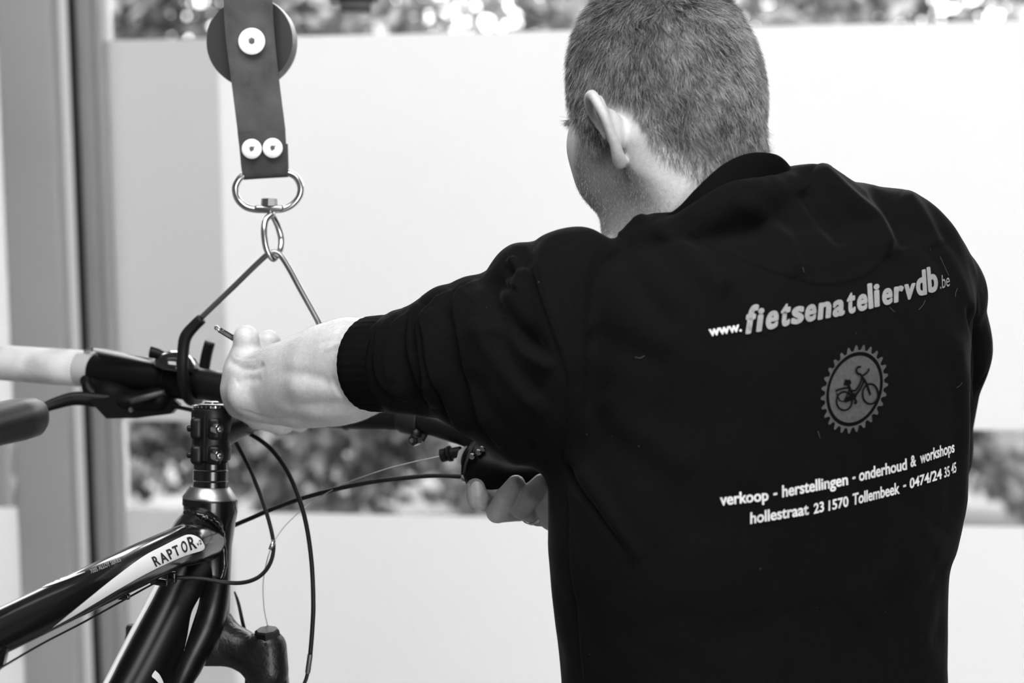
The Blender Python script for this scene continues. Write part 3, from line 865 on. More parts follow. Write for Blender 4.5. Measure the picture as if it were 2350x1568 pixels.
# right upper arm, forearm going forward behind the trunk
S.append(RCone(P(2140, 690, 1.610), P(2140, 800, 1.65), .0490, .0510, .015))
S.append(RCone(P(2140, 800, 1.65), P(2105, 1040, 1.74), .0510, .050, .022))
S.append(RCone(P(2105, 1040, 1.74), P(1450, 1140, 1.68), .050, .034, .02))
# left sleeve: sections along the arm
sl = [(1330, 545, 1075, 1.445, .075), (1290, 545, 1078, 1.445, .078), (1245, 548, 1078, 1.448, .078), (1214, 566, 1070, 1.452, .074), (1178, 576, 1066, 1.457, .074), (1135, 606, 1042, 1.465, .070), (1098, 640, 1018, 1.472, .066),
      (1080, 648, 1008, 1.476, .062), (1040, 662, 984, 1.485, .060), (1008, 672, 962, 1.492, .058), (985, 684, 952, 1.497, .055), (955, 702, 946, 1.503, .053), (925, 716, 944, 1.508, .052), (905, 720, 944, 1.511, .050)]
s2 = []
for (x, t_, bo, d, b) in sl:
    s2.append((P(x, (t_ + bo) / 2, d), (bo - t_) / 2 * d / FPX, b))
S.append(Loft(-RV, UV, F0, s2, 2.15, .022, sm=6))
# cuff (leans: its lower edge reaches further along the arm)
ca = P(868, 833, 1.519); cb = P(818, 830, 1.532)

tax = -RV * .87 + F0 * .49; tay = F0 * .87 + RV * .49
s3 = [(P(x, (t_ + bo) / 2, d), (bo - t_) / 2 * d / FPX, b) for (x, t_, bo, d, b) in [(985, 700, 950, 1.497, .050), (950, 710, 946, 1.504, .049), (925, 716, 944, 1.509, .048), (895, 722, 943, 1.516, .047), (872, 726, 942, 1.521, .0455)]]
S.append(Loft(tax, UV, tay, s3, 2.1, .012, sm=6))
COLLAR_LOW = [(1478,560,1.435),(1548,512,1.412),(1612,468,1.402),(1675,428,1.406),(1735,414,1.424),(1795,412,1.455),(1826,428,1.49),(1826,446,1.53),(1796,476,1.57),(1720,514,1.59),(1610,545,1.595),(1520,565,1.565),(1478,560,1.435)]
cq_, _ = catmull([P(*p) + np.array([0, 0, -.014]) for p in COLLAR_LOW], [0] * 13, 2)
for i in range(len(cq_) - 1): S.append(RCone(cq_[i], cq_[i + 1], .013, .013, .012))
# overlapping fold rolls across the sleeve
def roll(pts, r, k=.006):
    q = [P(*p) for p in pts]; q, rr = catmull(q, [r[0]] + [r[1]] * (len(q) - 2) + [r[0]] if len(q) > 2 else [r[1]] * 2, 4)
    for i in range(len(q) - 1): S.append(RCone(q[i], q[i + 1], rr[i], rr[i + 1], k))
sv, sq = implicit_mesh(S, .0032, thr=2.4)
sv, sq = biggest(sv, sq)
sv = relax(sv, sq, 2, .4)
# catmull-clark style refinement of the surface seen from the room, so that folds have geometry to live on
me = bpy.data.meshes.new('tmp'); o_ = new_mesh('tmp_shirt', sv, sq, None)
md = o_.modifiers.new('s', 'SUBSURF'); md.levels = 1; md.subdivision_type = 'CATMULL_CLARK'
dg = bpy.context.evaluated_depsgraph_get(); em_ = o_.evaluated_get(dg).to_mesh()
nv = len(em_.vertices); sv = np.empty(nv * 3, np.float32); em_.vertices.foreach_get('co', sv); sv = sv.reshape(-1, 3).astype(float)
sq = np.empty(len(em_.loops), np.int32); em_.loops.foreach_get('vertex_index', sq); sq = sq.reshape(-1, 4)
o_.evaluated_get(dg).to_mesh_clear(); bpy.data.objects.remove(o_)

sn_ = vnormals(sv, sq)
zone = ((sv - P(1500, 900, 1.5)) @ F0) < .13
SC = Sculpt(sv, sn_, zone); ridge, step = SC.ridge, SC.step
# sleeve folds
step([(883,727),(851,757),(831,796),(825,836),(829,871),(850,905),(880,930)], .0022, 3, 26, -1)
step([(918,715),(885,753),(871,792),(869,836),(879,871),(906,899),(938,922)], .0055, 4, 30, -1)
step([(945,712),(905,760),(892,800),(890,838),(900,880)], .003, 4, 22, -1)
step([(962,695),(946,737),(941,788),(949,828),(966,871),(990,915)], .0065, 4, 36, -1)
step([(1035,664),(1001,701),(980,737),(975,773),(982,828),(991,875),(990,938)], .0080, 4, 24, -1)
step([(1010,715),(990,741),(993,780),(1001,836),(1017,887),(1049,962),(1085,1006)], .0065, 4, 44, -1)
step([(1094,642),(1065,670),(1052,693),(1053,733),(1065,780),(1077,836),(1092,895),(1116,966),(1150,1030)], .0085, 5, 60, -1)
ridge([(1000,690),(975,720),(962,770),(965,820)], -.003, 8)
ridge([(1219,575),(1165,635),(1130,655),(1128,692),(1160,735),(1207,782),(1250,815)], -.010, 22)
ridge([(1168,590),(1186,622),(1150,648)], .006, 12)
ridge([(1212,615),(1190,640),(1175,660)], .005, 14)
ridge([(1100,730),(1140,810),(1190,880),(1250,960)], .006, 24)
ridge([(1085,850),(1130,930),(1180,1000),(1230,1040)], -.004, 22)
ridge([(1130,760),(1180,850),(1240,910)], -.006, 20)
ridge([(1140,700),(1200,800),(1270,850)], .005, 16)
# arm hole seam
arm_seam = [(1224,553),(1227,610),(1247,686),(1270,757),(1294,824),(1306,879),(1307,954),(1296,1041),(1304,1090)]
step(arm_seam, .0030, 2.5, 20, -1)
ridge([(x + 5, y) for x, y in arm_seam], -.0012, 3)
# back, shoulders
ridge([(1412,570),(1440,610),(1500,700),(1560,760)], -.004, 34)
ridge([(1418,545),(1428,522),(1455,505),(1490,506)], .004, 10)
ridge([(1497,514),(1560,570),(1615,624),(1677,670)], .006, 26)
ridge([(1700,450),(1764,522),(1803,575),(1830,640)], .006, 26)
ridge([(1870,388),(1928,440),(2006,515),(2040,590)], .009, 20)
ridge([(1845,430),(1880,480),(1950,560)], -.007, 24)
ridge([(2000,430),(2050,500),(2085,570)], -.005, 18)
ridge([(2070,445),(2124,518),(2150,570)], .006, 18)
ridge([(2150,560),(2200,640),(2235,740)], .003, 18)
ridge([(2215,700),(2240,780),(2244,870),(2238,960)], -.008, 8)
ridge([(2190,760),(2212,900),(2218,1050),(2215,1200)], .005, 20)
ridge([(1300,1061),(1320,1111),(1382,1194),(1440,1270)], -.005, 9)
ridge([(1325,1065),(1400,1180),(1470,1290)], .004, 22)
step([(1310,1115),(1313,1180),(1318,1300),(1330,1430),(1345,1568)], .0022, 3, 16, -1)
ridge([(1380,900),(1470,1000),(1600,1080)], .004, 40)
ridge([(1350,760),(1430,800),(1540,850)], -.004, 40)
ridge([(2140,1200),(2050,1330),(1950,1420)], .004, 50)
moon = [(1560,522),(1630,561),(1713,600),(1771,624),(1830,643),(1881,652),(1936,647),(1991,627),(2030,588),(2046,549),(2042,506),(2014,463)]
step(moon, .0012, 2.5, 16, -1)
SC.disp += (value_noise(sv, 22, 9) - .5) * .0040 + (value_noise(sv, 55, 10) - .5) * .0016
sv = SC.result()
shirt = new_mesh('sweatshirt', sv, sq, cloth, person)
shirt_bvh = bvh_of(shirt)

# ribbed cuff around the forearm
rib = mat('black_rib_knit', .0035, .95, spec=.05, bump=.5, bscale=1200)
mb = MB()
c0, c1 = P(872, 834, 1.517), P(822, 831, 1.531)
lean = (P(840, 725, 1.52) - P(838, 938, 1.52))
def cuff_ring(cx, cy, d, rv, rd, n=144):
    out = []
    for k in range(n):
        a = 2 * math.pi * k / n; g = .00025 * math.cos(k * math.pi / 2) if True else 0
        v = math.sin(a) * (rv + g); w = math.cos(a) * (rd + g)
        out.append(P(cx, cy, d) + v * UV + w * F0 + w * .56 * RV)
    return out
rings = [cuff_ring(915, 836, 1.511, .0425, .046), cuff_ring(890, 833, 1.517, .0428, .046), cuff_ring(868, 835, 1.521, .0430, .0465), cuff_ring(852, 835, 1.526, .0424, .0460), cuff_ring(848, 835, 1.528, .0408, .0445),
         cuff_ring(854, 833, 1.526, .0385, .0415), cuff_ring(880, 833, 1.518, .0385, .0415)]
V = [v for r_ in rings for v in r_]; n = 144
mb.add(V, [(i * n + k, i * n + (k + 1) % n, (i + 1) * n + (k + 1) % n, (i + 1) * n + k) for i in range(len(rings) - 1) for k in range(n)])
mb.build('sleeve_cuff', rib, person, autos=None)

# ribbed collar standing round the neck
top = [(1478,512,1.435),(1545,484,1.418),(1600,430,1.408),(1660,378,1.412),(1720,353,1.425),(1778,354,1.440),(1808,372,1.462),(1817,396,1.50),(1790,430,1.555),(1720,470,1.58),(1620,505,1.585),(1530,520,1.555),(1480,525,1.49)]
low = [(1486,535,1.450),(1552,516,1.412),(1612,476,1.392),(1675,432,1.396),(1735,412,1.414),(1795,408,1.445),(1832,420,1.49),(1830,440,1.53),(1800,470,1.57),(1725,510,1.60),(1610,540,1.605),(1520,545,1.57),(1488,540,1.50)]
def loopc(lst, k=8):
    p = [P(*q) for q in lst]; N = len(p); out = []
    for i in range(N):
        p0, p1, p2, p3 = p[i - 1], p[i], p[(i + 1) % N], p[(i + 2) % N]
        for j in range(k):
            t = j / k
            out.append(.5 * ((2 * p1) + (-p0 + p2) * t + (2 * p0 - 5 * p1 + 4 * p2 - p3) * t * t + (-p0 + 3 * p1 - 3 * p2 + p3) * t ** 3))
    return np.array(out)
tp, lw = loopc(top), loopc(low); cen = tp.mean(0)
def outw(r): 
    o = r - cen; o[:, 2] = 0; return o / np.linalg.norm(o, axis=1)[:, None]
ou = outw(tp)
lw = lw - outw(lw.copy()) * .006 - np.array([0, 0, .016])
rows = []
for f, off in ((1.0, .0), (.75, .0012), (.5, .0016), (.25, .0014), (.06, .0006), (-.01, -.0012), (.03, -.003), (.3, -.0035), (1.0, -.004)):
    q = tp * (1 - f) + lw * f if f >= 0 else tp + (tp - lw) * (-f)
    rows.append(q + ou * off)
V = np.concatenate(rows); n = len(tp)
mb = MB(); mb.add(V, [(i * n + k, i * n + (k + 1) % n, (i + 1) * n + (k + 1) % n, (i + 1) * n + k) for i in range(len(rows) - 1) for k in range(n)])
mb.build('collar', rib, person, autos=None)

# trousers and shoes down to the floor
tr = mat('dark_work_trousers', .02, .9, noise=.1, nscale=60)
hip = P(1750, 2010, 1.50); T_ = []
T_.append(Ell(hip + np.array([0, 0, .02]), (.165, .115, .12), np.array([eL, eF, [0, 0, 1]]), .03))
for sg in (-1, 1):
    a = hip + eL * sg * .085 + np.array([0, 0, -.04]); kn = a + np.array([sg * .02, .03, -.42]); an = np.array([kn[0], kn[1] - .02, .09])
    T_.append(RCone(a, kn, .085, .062, .04)); T_.append(RCone(kn, an, .062, .052, .02))
tv, tq = implicit_mesh(T_, .008); new_mesh('trousers', tv, tq, tr, person)
for sg in (-1, 1):
    a = hip + eL * sg * .105
    Sh = [Ell((a[0] + eF[0] * .05, a[1] + .02 + eF[1] * .05, .042), (.05, .13, .048), np.array([eL, eF, [0, 0, 1]]), .02), Ell((a[0], a[1] + .01, .07), (.046, .06, .07), np.array([eL, eF, [0, 0, 1]]), .03)]
    hv, hq = implicit_mesh(Sh, .007); hv[:, 2] = np.maximum(hv[:, 2], .001); new_mesh('shoe', hv, hq, mat('black_shoe', .03, .5), person)

# ------------------------------------------------------------------ printing on cloth and paint
def glyphs(txt, offset=0.0, size=1.0):
    cu = bpy.data.curves.new('tmp_txt', 'FONT'); cu.body = txt; cu.size = size; cu.offset = offset; cu.resolution_u = 6; cu.fill_mode = 'FRONT'
    o = bpy.data.objects.new('tmp_txt', cu); COL.objects.link(o)
    dg = bpy.context.evaluated_depsgraph_get(); dg.update(); ev = o.evaluated_get(dg); me = ev.to_mesh()
    bm = bmesh.new(); bm.from_mesh(me); ev.to_mesh_clear()
    bpy.data.objects.remove(o); bpy.data.curves.remove(cu)
    return bm
def densify(bm, L_):
    bmesh.ops.triangulate(bm, faces=bm.faces[:])
    for _ in range(6):
        e = [x for x in bm.edges if x.calc_length() > L_]
        if not e: break
        bmesh.ops.subdivide_edges(bm, edges=e, cuts=1)
        bmesh.ops.triangulate(bm, faces=[f for f in bm.faces if len(f.verts) > 3])
def press(bm, fmap, bvh, lift, name, material, parent, thick=0):
    "lay a flat shape on a surface: fmap gives the pixel whose line of sight meets the surface there"
    bm.verts.index_update(); V = []; ok = []
    for v in bm.verts:
        px, py = fmap(v.co.x, v.co.y)
        dr = Vector(P(px, py, 1.0) - CAM).normalized(); h = bvh.ray_cast(Vector(CAM), dr)
        if h[0] is None: V.append((0, 0, 0)); ok.append(False)
        else: V.append(np.array(h[0]) + np.array(h[1]) * lift - np.array(dr) * lift * .6); ok.append(True)
    Fc = [tuple(x.index for x in f.verts) for f in bm.faces if all(ok[x.index] for x in f.verts)]
    bm.free()
    used = sorted({i for f in Fc for i in f}); rm = {a: b for b, a in enumerate(used)}
    return new_mesh(name, [V[i] for i in used], [tuple(rm[i] for i in f) for f in Fc], material, parent, smooth=True)
def word(txt, p0, p1, h0, h1, up0=(0, -1), up1=(0, -1), offset=.02, g=1.0, caph=.71):
    """one word from baseline start p0 to end p1; h = height in px of a capital at either end; g>1 squeezes the far end"""
    bm = glyphs(txt, min(offset, .012)); densify(bm, .12)
    ex = offset - .012
    if ex > 0:
        base = bm.copy(); 
        for sx_2, sy_2 in ((1, 0), (-1, 0), (0, .6), (0, -.6), (.7, .45), (-.7, .45), (.7, -.45), (-.7, -.45)):
            me_ = bpy.data.meshes.new('t'); b2 = base.copy(); bmesh.ops.translate(b2, verts=b2.verts, vec=(sx_2 * ex, sy_2 * ex, 0)); b2.to_mesh(me_); b2.free(); bm.from_mesh(me_); bpy.data.meshes.remove(me_)
        base.free()
    xs = [v.co.x for v in bm.verts]; x0, x1 = min(xs), max(xs)
    def f(x, y):
        u = (x - x0) / (x1 - x0)
        if g != 1: u = u + (g - 1) * u * (1 - u)
        h = (h0 + (h1 - h0) * u) / caph
        ux = up0[0] + (up1[0] - up0[0]) * u; uy = up0[1] + (up1[1] - up0[1]) * u
        return p0[0] + (p1[0] - p0[0]) * u + ux * h * y, p0[1] + (p1[1] - p0[1]) * u + uy * h * y
    return bm, f
ink_w = mat('white_shirt_print', .86, .6, noise=.12, nscale=500)
ink_g = mat('silver_grey_shirt_print', .28, .45, noise=.12, nscale=400)
ink_e = mat('dim_grey_shirt_print', .062, .6, noise=.25, nscale=300)
LFT = .0008
def shirt_word(txt, material, *a, **k):
    bm, f = word(txt, *a, **k)
    o = press(bm, f, shirt_bvh, LFT, 'lettering', material, shirt); o['label'] = 'printed lettering reading ' + txt
# heading
shirt_word('www.', ink_w, (1627, 772), (1702, 760), 23, 23, up0=(-.1, -1), up1=(-.1, -1), offset=.035)
HD = [('f', 1706, 765, 1732, 762, 88, .15), ('i', 1734, 760, 1748, 758, 76, .12), ('e', 1755, 756, 1784, 750, 84, .10), ('t', 1788, 749, 1811, 744, 84, .10), ('s', 1814, 744, 1843, 738, 80, .08), ('e', 1845, 738, 1871, 733, 78, .07),
      ('n', 1875, 733, 1905, 727, 78, .07), ('a', 1909, 727, 1937, 721, 76, .04), ('t', 1942, 720, 1962, 715, 77, .0), ('e', 1965, 714, 1989, 709, 76, .03), ('l', 1992, 708, 2003, 705, 77, -.06), ('i', 2005, 704, 2018, 701, 74, -.03),
      ('e', 2023, 700, 2047, 695, 75, .0), ('r', 2050, 694, 2073, 689, 73, .0), ('v', 2072, 688, 2098, 683, 73, .05), ('d', 2102, 679, 2126, 674, 78, -.06), ('b', 2129, 671, 2152, 666, 78, -.08)]
for ch, a, b, c, d, h, sl_ in HD:
    cap = {'f': .74, 't': .66, 'd': .76, 'b': .76, 'l': .76, 'i': .76}.get(ch, 1)
    fc_ = .78 if ch in 'ftlidb' else .74
    shirt_word(ch, ink_g, (a, b), (c, d), h * .92 * fc_, h * .90 * fc_, up0=(sl_, -1), up1=(sl_, -1), offset=.052)
shirt_word('.be', ink_g, (2156, 664), (2178, 657), 31, 31, up0=(-.04, -1), up1=(-.04, -1), offset=.0)
W2 = [('verkoop', 1652, 1160, 1763, 1148), ('-', 1774, 1143, 1783, 1141), ('herstellingen', 1794, 1141, 1945, 1112), ('-', 1955, 1106, 1962, 1104), ('onderhoud', 1970, 1104, 2080, 1077), ('&', 2088, 1072, 2101, 1068), ('workshops', 2110, 1064, 2189, 1037)]
for i, (w_, a, b, c, d) in enumerate(W2):
    hh = 27 if i < 3 else 26.5
    shirt_word(w_, ink_w, (a, b), (c, d), hh, hh - 1, up0=(-.02, -1), up1=(-.05, -1), offset=.030)
W3 = [('hollestraat', 1721, 1202, 1855, 1180), ('23', 1866, 1179, 1890, 1173), ('1570', 1900, 1172, 1946, 1161), ('Tollembeek', 1955, 1159, 2063, 1132), ('-', 2071, 1124, 2078, 1122), ('0474/24', 2086, 1121, 2160, 1098), ('35', 2165, 1096, 2178, 1092), ('45', 2181, 1088, 2193, 1083)]
for i, (w_, a, b, c, d) in enumerate(W3):
    hh = 23 if w_[0].isdigit() else 26
    shirt_word(w_, ink_w, (a, b), (c, d), hh, hh, up0=(.0, -1), up1=(-.04, -1), offset=.028)
# chain-wheel emblem with a bicycle
EC = (1959.5, 893.5)
def em(u, v): return EC[0] + 77 * u + 4 * v, EC[1] - 16 * u - 100 * v
def poly_bm(loops, L_=.06):
    cu = bpy.data.curves.new('tmp_c', 'CURVE'); cu.dimensions = '2D'; cu.fill_mode = 'BOTH'
    for lp_ in loops:
        s = cu.splines.new('POLY'); s.points.add(len(lp_) - 1); s.use_cyclic_u = True
        for i, (x, y) in enumerate(lp_): s.points[i].co = (x, y, 0, 1)
    o = bpy.data.objects.new('tmp_c', cu); COL.objects.link(o)
    dg = bpy.context.evaluated_depsgraph_get(); dg.update(); ev = o.evaluated_get(dg); me = ev.to_mesh()
    bm = bmesh.new(); bm.from_mesh(me); ev.to_mesh_clear(); bpy.data.objects.remove(o)
    densify(bm, L_); return bm
gear = []
NT = 27
for i in range(NT):
    a0 = 2 * math.pi * i / NT; da = 2 * math.pi / NT
    for f_, r_ in ((-.5, .88), (-.33, .885), (-.2, .95), (-.1, 1.0), (.1, 1.0), (.2, .95), (.33, .885)):
        gear.append((r_ * math.sin(a0 + f_ * da), r_ * math.cos(a0 + f_ * da)))
circ = lambda r, n=72, cx=0, cy=0: [(cx + r * math.sin(2 * math.pi * i / n), cy + r * math.cos(2 * math.pi * i / n)) for i in range(n)]
o = press(poly_bm([gear, circ(.845)]), em, shirt_bvh, LFT, 'emblem_ring', ink_e, shirt); o['label'] = 'grey toothed chain-wheel ring'
o = press(poly_bm([circ(.755)]), em, shirt_bvh, LFT, 'emblem_disc', ink_e, shirt); o['label'] = 'grey disc of the emblem'
ink_k = mat('black_emblem_lines', .003, .9, spec=.06)
def ce(x, y):   # emblem crop coordinates (875,770 centre of a 2.306x crop) -> u, v
    px, py = 1580 + x / 2.306, 560 + y / 2.306
    dx, dy = px - EC[0], py - EC[1]; u = (dx * -100 - 4 * dy) / (77 * -100 - 4 * -16); v = (dy + 16 * u) / -100
    return u, v
def stroke(pts, w, closed=False, sub=4):
    q = [np.array(ce(*p)) for p in pts]
    if closed: q = q + [q[0]]
    if sub > 1 and len(q) > 2: q, _ = catmull(q, [0] * len(q), sub)
    L1, L2 = [], []
    for i in range(len(q)):
        t_ = q[min(i + 1, len(q) - 1)] - q[max(i - 1, 0)]; t_ = t_ / (np.linalg.norm(t_) + 1e-9); n_ = np.array([-t_[1], t_[0]]) * w / 2
        L1.append(q[i] + n_); L2.append(q[i] - n_)
    bm = bmesh.new(); a = [bm.verts.new((p[0], p[1], 0)) for p in L1]; b = [bm.verts.new((p[0], p[1], 0)) for p in L2]
    for i in range(len(q) - 1): bm.faces.new((b[i], b[i + 1], a[i + 1], a[i]))
    return bm
def wheel(cx, cy, rx, ry, rot=0): return [(cx + rx * math.cos(t), cy + ry * math.sin(t)) for t in np.linspace(0, 2 * math.pi, 24, endpoint=False)]
strokes = [(wheel(955, 795, 41, 53), .045, True), (wheel(818, 832, 41, 48), .045, True),
    ([(955, 800), (935, 740), (912, 705), (903, 690)], .05, False), ([(922, 725), (900, 770), (878, 800), (868, 812)], .055, False), ([(914, 705), (890, 760), (870, 778), (856, 776)], .045, False),
    ([(838, 735), (852, 778), (868, 815)], .055, False), ([(818, 735), (838, 738), (852, 728)], .11, False), ([(820, 730), (845, 732)], .10, False),
    ([(770, 780), (800, 768), (845, 762)], .045, False), ([(778, 790), (795, 830), (818, 832)], .03, False), ([(848, 770), (818, 832)], .035, False), ([(818, 832), (868, 815)], .09, False), ([(825, 820), (868, 800)], .05, False),
    ([(903, 690), (890, 688), (881, 672), (888, 655), (905, 651)], .05, False), ([(912, 700), (930, 688), (945, 672), (946, 660)], .045, False), ([(868, 812), (882, 838), (870, 845)], .05, False), ([(858, 800), (880, 812)], .12, False)]
for pts, w_, cl_ in strokes:
    o = press(stroke(pts, w_, cl_), em, shirt_bvh, LFT * 2.2, 'emblem_line', ink_k, shirt)

ln = MB()
for pts in ([(2156, 590), (2166, 612), (2176, 634)], [(2040, 705), (2046, 712), (2052, 717)], [(2122, 690), (2116, 702), (2106, 712)], [(1458, 820), (1470, 822), (1480, 816)], [(1876, 990), (1879, 1000), (1881, 1006)], [(2196, 662), (2192, 672), (2191, 682)], [(2207, 878), (2200, 886), (2193, 890)], [(1840, 614), (1842, 620), (1844, 626)]):
    q = []
    for (x, y) in pts:
        dr = Vector(P(x, y, 1.0) - CAM).normalized(); h = shirt_bvh.ray_cast(Vector(CAM), dr)
        if h[0] is not None: q.append(np.array(h[0]) + np.array(h[1]) * .0008)
    if len(q) == 3: ln.tube(q, .00012, 5, smooth_path=3)
o = ln.build('lint', mat('pale_lint', .12, .8), shirt, autos=None); o['kind'] = 'stuff'
# ================================================================== the bicycle
blk = mat('gloss_black_paint', .005, .20, spec=.45, coat=.35)
whp = mat('white_frame_paint', .68, .3)
sat = mat('satin_black_metal', .005, .40, metal=0, spec=.28)
rub = mat('black_rubber', .006, .5, spec=.3)
plb = mat('black_plastic', .003, .42, spec=.16)
plg = mat('dark_grey_plastic', .035, .45)
stl = mat('bright_steel', .62, .18, metal=1)
stlr = mat('brushed_steel', .35, .3, metal=1)
alu2 = mat('polished_aluminium', .6, .28, metal=1)
bike = empty('bicycle', (P(480, 1500, 1.66)[0], P(480, 1500, 1.66)[1], P(480, 1500, 1.66)[2] - .5), 'black mountain bicycle with white frame stripes hanging from the strap by its handlebar', 'bicycle')
FW = np.array([.42, .907, 0]); FW /= np.linalg.norm(FW); SD = np.array([FW[1], -FW[0], 0])     # forward, and the rider's right
BD = P(1270, 1052, 1.62) - P(0, 834, 1.90); BD /= np.linalg.norm(BD)

# frame tubes
HT0, HT1 = P(483, 1148, 1.66), P(486, 1425, 1.665)
def line(a, b, k): return [a + (b - a) * i / (k - 1) for i in range(k)]
fr = MB()
HA = (HT1 - HT0) / np.linalg.norm(HT1 - HT0); HL = np.linalg.norm(HT1 - HT0)
fr.lathe(HT0, HA, [(0, .0262), (.012, .0262), (.022, .0240), (.045, .0205), (.075, .0190), (.10, .0180), (HL - .004, .0175), (HL, .0168)], 40)
frame = fr.build('head_tube', blk, bike)
tt = MB()
TT = [(468, 1240, 1.648), (430, 1250, 1.605), (395, 1262, 1.582), (300, 1306, 1.515), (200, 1354, 1.455), (0, 1450, 1.382), (-300, 1590, 1.29)]
tt.tube([P(*p) for p in TT], [.0215, .0200, .0186, .0190, .0187, .0182, .0172], 40, smooth_path=6)
tt = tt.build('top_tube', blk, bike, autos=None)
dt = MB()
DT = [(478, 1285, 1.665), (430, 1345, 1.655), (393, 1425, 1.64), (321, 1568, 1.605), (200, 1790, 1.55), (40, 2090, 1.48)]
dt.tube([P(*p) for p in DT], [.021, .0262, .0272, .0275, .027, .026], 40, smooth_path=6)
blk2 = mat('satin_black_paint', .003, .30, spec=.30)
dt = dt.build('down_tube', blk2, bike, autos=None)
gs = MB()
gus = [(500, 1330, 1.648), (486, 1385, 1.645), (468, 1440, 1.642), (425, 1530, 1.63), (390, 1620, 1.61)]
gs.tube([P(*p) for p in gus], [.012, .016, .018, .016, .008], 24, smooth_path=5)
gs.build('gusset', blk2, bike, autos=None)
# weld beads around the joints
wd = MB(); c_ = P(462, 1195, 1.635)
bead = [(424, 1185, 1.636), (430, 1176, 1.630), (445, 1181, 1.625), (462, 1184, 1.622), (480, 1190, 1.624), (497, 1204, 1.630), (508, 1222, 1.640), (512, 1250, 1.648), (514, 1300, 1.650), (505, 1330, 1.648)]
q, _ = catmull([P(*p) for p in bead], [0] * len(bead), 5)
rr = [.0030 + .0005 * math.sin(i * 2.1) for i in range(len(q))]
wd.tube(q, rr, 12); wd.build('weld_bead', blk, bike, autos=None)
nk = MB(); nk.tube(PP([(470, 1200, 1.652), (440, 1225, 1.628), (415, 1250, 1.606)]), [.022, .020, .014], 24, smooth_path=4); nk.build('weld_bead', blk, bike, autos=None)
# seat tube, seat post, saddle (mostly outside the picture)
stb = MB(); A_ = P(-300, 1560, 1.29); up_ = np.array([-.02, -.03, 1.0])
stb.tube([A_ - up_ * .36, A_ + up_ * .05], [.017, .017], 24); stb.tube([P(40, 2090, 1.48), A_ - up_ * .36], [.022, .02], 20); stb.build('seat_tube', blk, bike)
# saddle: nose at the left picture edge
sd = MB(); nose = P(98, 946, 1.425)
sdir = -FW; V = []; n = 28; sec = [(0, .004, .006), (.005, .011, .0125), (.015, .0170, .0165), (.035, .0205, .0172), (.07, .0225, .0165), (.12, .030, .0165), (.17, .050, .019), (.215, .068, .021), (.25, .070, .021), (.268, .055, .015), (.274, .02, .006)]
lat = np.array([FW[1], -FW[0], 0])
for (t_, w_, h_) in sec:
    for k in range(n):
        a = 2 * math.pi * k / n; cs, sn = math.cos(a), math.sin(a)
        V.append(nose + sdir * t_ + lat * w_ * np.sign(cs) * abs(cs) ** .8 + np.array([0, 0, 1]) * (h_ * np.sign(sn) * abs(sn) ** .85 - .002 + .0 * t_))
Fc = [(i * n + k, i * n + (k + 1) % n, (i + 1) * n + (k + 1) % n, (i + 1) * n + k) for i in range(len(sec) - 1) for k in range(n)]
Fc += [tuple(range(n))[::-1], tuple((len(sec) - 1) * n + k for k in range(n))]
sd.add(V, Fc); sdl = sd.build('saddle', mat('black_saddle_leather', .004, .42, spec=.2, bump=.1, bscale=300), bike, autos=None)
rl = MB()
for sg in (-1, 1):
    rl.tube([nose + sdir * .065 + lat * .008 * sg - UV * .014, nose + sdir * .10 + lat * .02 * sg - UV * .026, nose + sdir * .18 + lat * .022 * sg - UV * .036, nose + sdir * .24 + lat * .03 * sg - UV * .02], .0035, 10, smooth_path=4)
rl.build('saddle_rail', stl, bike)
pst = MB(); pp = nose + sdir * .14 - UV * .036
pst.tube([A_, pp - UV * .012], .0136, 20); pst.box(pp, (.05, .03, .02), (lat, FW, [0, 0, 1]), .004); pst.build('seat_post', sat, bike)

# headset, spacers, stem
hs = MB(); hs.lathe(P(480, 1165, 1.66), P(483, 1108, 1.66) - P(480, 1165, 1.66), [(.0080, .0258), (.0088, .0262), (.0100, .0261), (.0185, .0205), (.0200, .0190), (.0205, .015)], 48)
hs = hs.build('headset_cover', mat('brushed_aluminium', .45, .38, metal=1), bike)
hs2_ = MB(); hs2_.lathe(P(480, 1165, 1.66), P(483, 1108, 1.66) - P(480, 1165, 1.66), [(0, .0240), (.002, .0258), (.0082, .0260), (.0084, .020)], 48); hs2_.build('headset_cup', sat, bike)
lowh = MB(); lowh.lathe(HT1 + HA * -.002, HA, [(0, .0178), (.004, .0195), (.009, .0195), (.012, .016)], 32); lowh.build('headset_cup', sat, bike)
SA = P(486, 930, 1.66) - P(483, 1120, 1.66); SL = np.linalg.norm(SA); SA /= SL
S0 = P(483, 1128, 1.66)
for i in range(3):
    sp_ = MB(); h_ = .0105 if i < 2 else .009
    t0 = i * .0105; sp_.lathe(S0, SA, [(t0 + .0003, .0160), (t0 + .001, .0170), (t0 + h_ - .0012, .0170), (t0 + h_ - .0004, .0160)], 40); sp_.build('spacer', blk, bike)
stm = MB(); b0 = .030
K = 48; prof = [(b0 - .0005, .017), (b0 + .001, .0190), (b0 + .012, .0196), (b0 + .014, .0186), (b0 + .026, .0186), (b0 + .028, .0196), (b0 + .046, .0196), (b0 + .0495, .0190), (b0 + .051, .0175)]
stm.lathe(S0, SA, prof, K)
ST = S0 + SA * (b0 + .026)
CLP = P(640, 925, 1.752)
sdv = CLP - ST; sdv /= np.linalg.norm(sdv)
stm.tube([ST, ST + sdv * .03, CLP - sdv * .012], [.0195, .0170, .0165], 28)
stm = stm.build('stem', sat, bike)
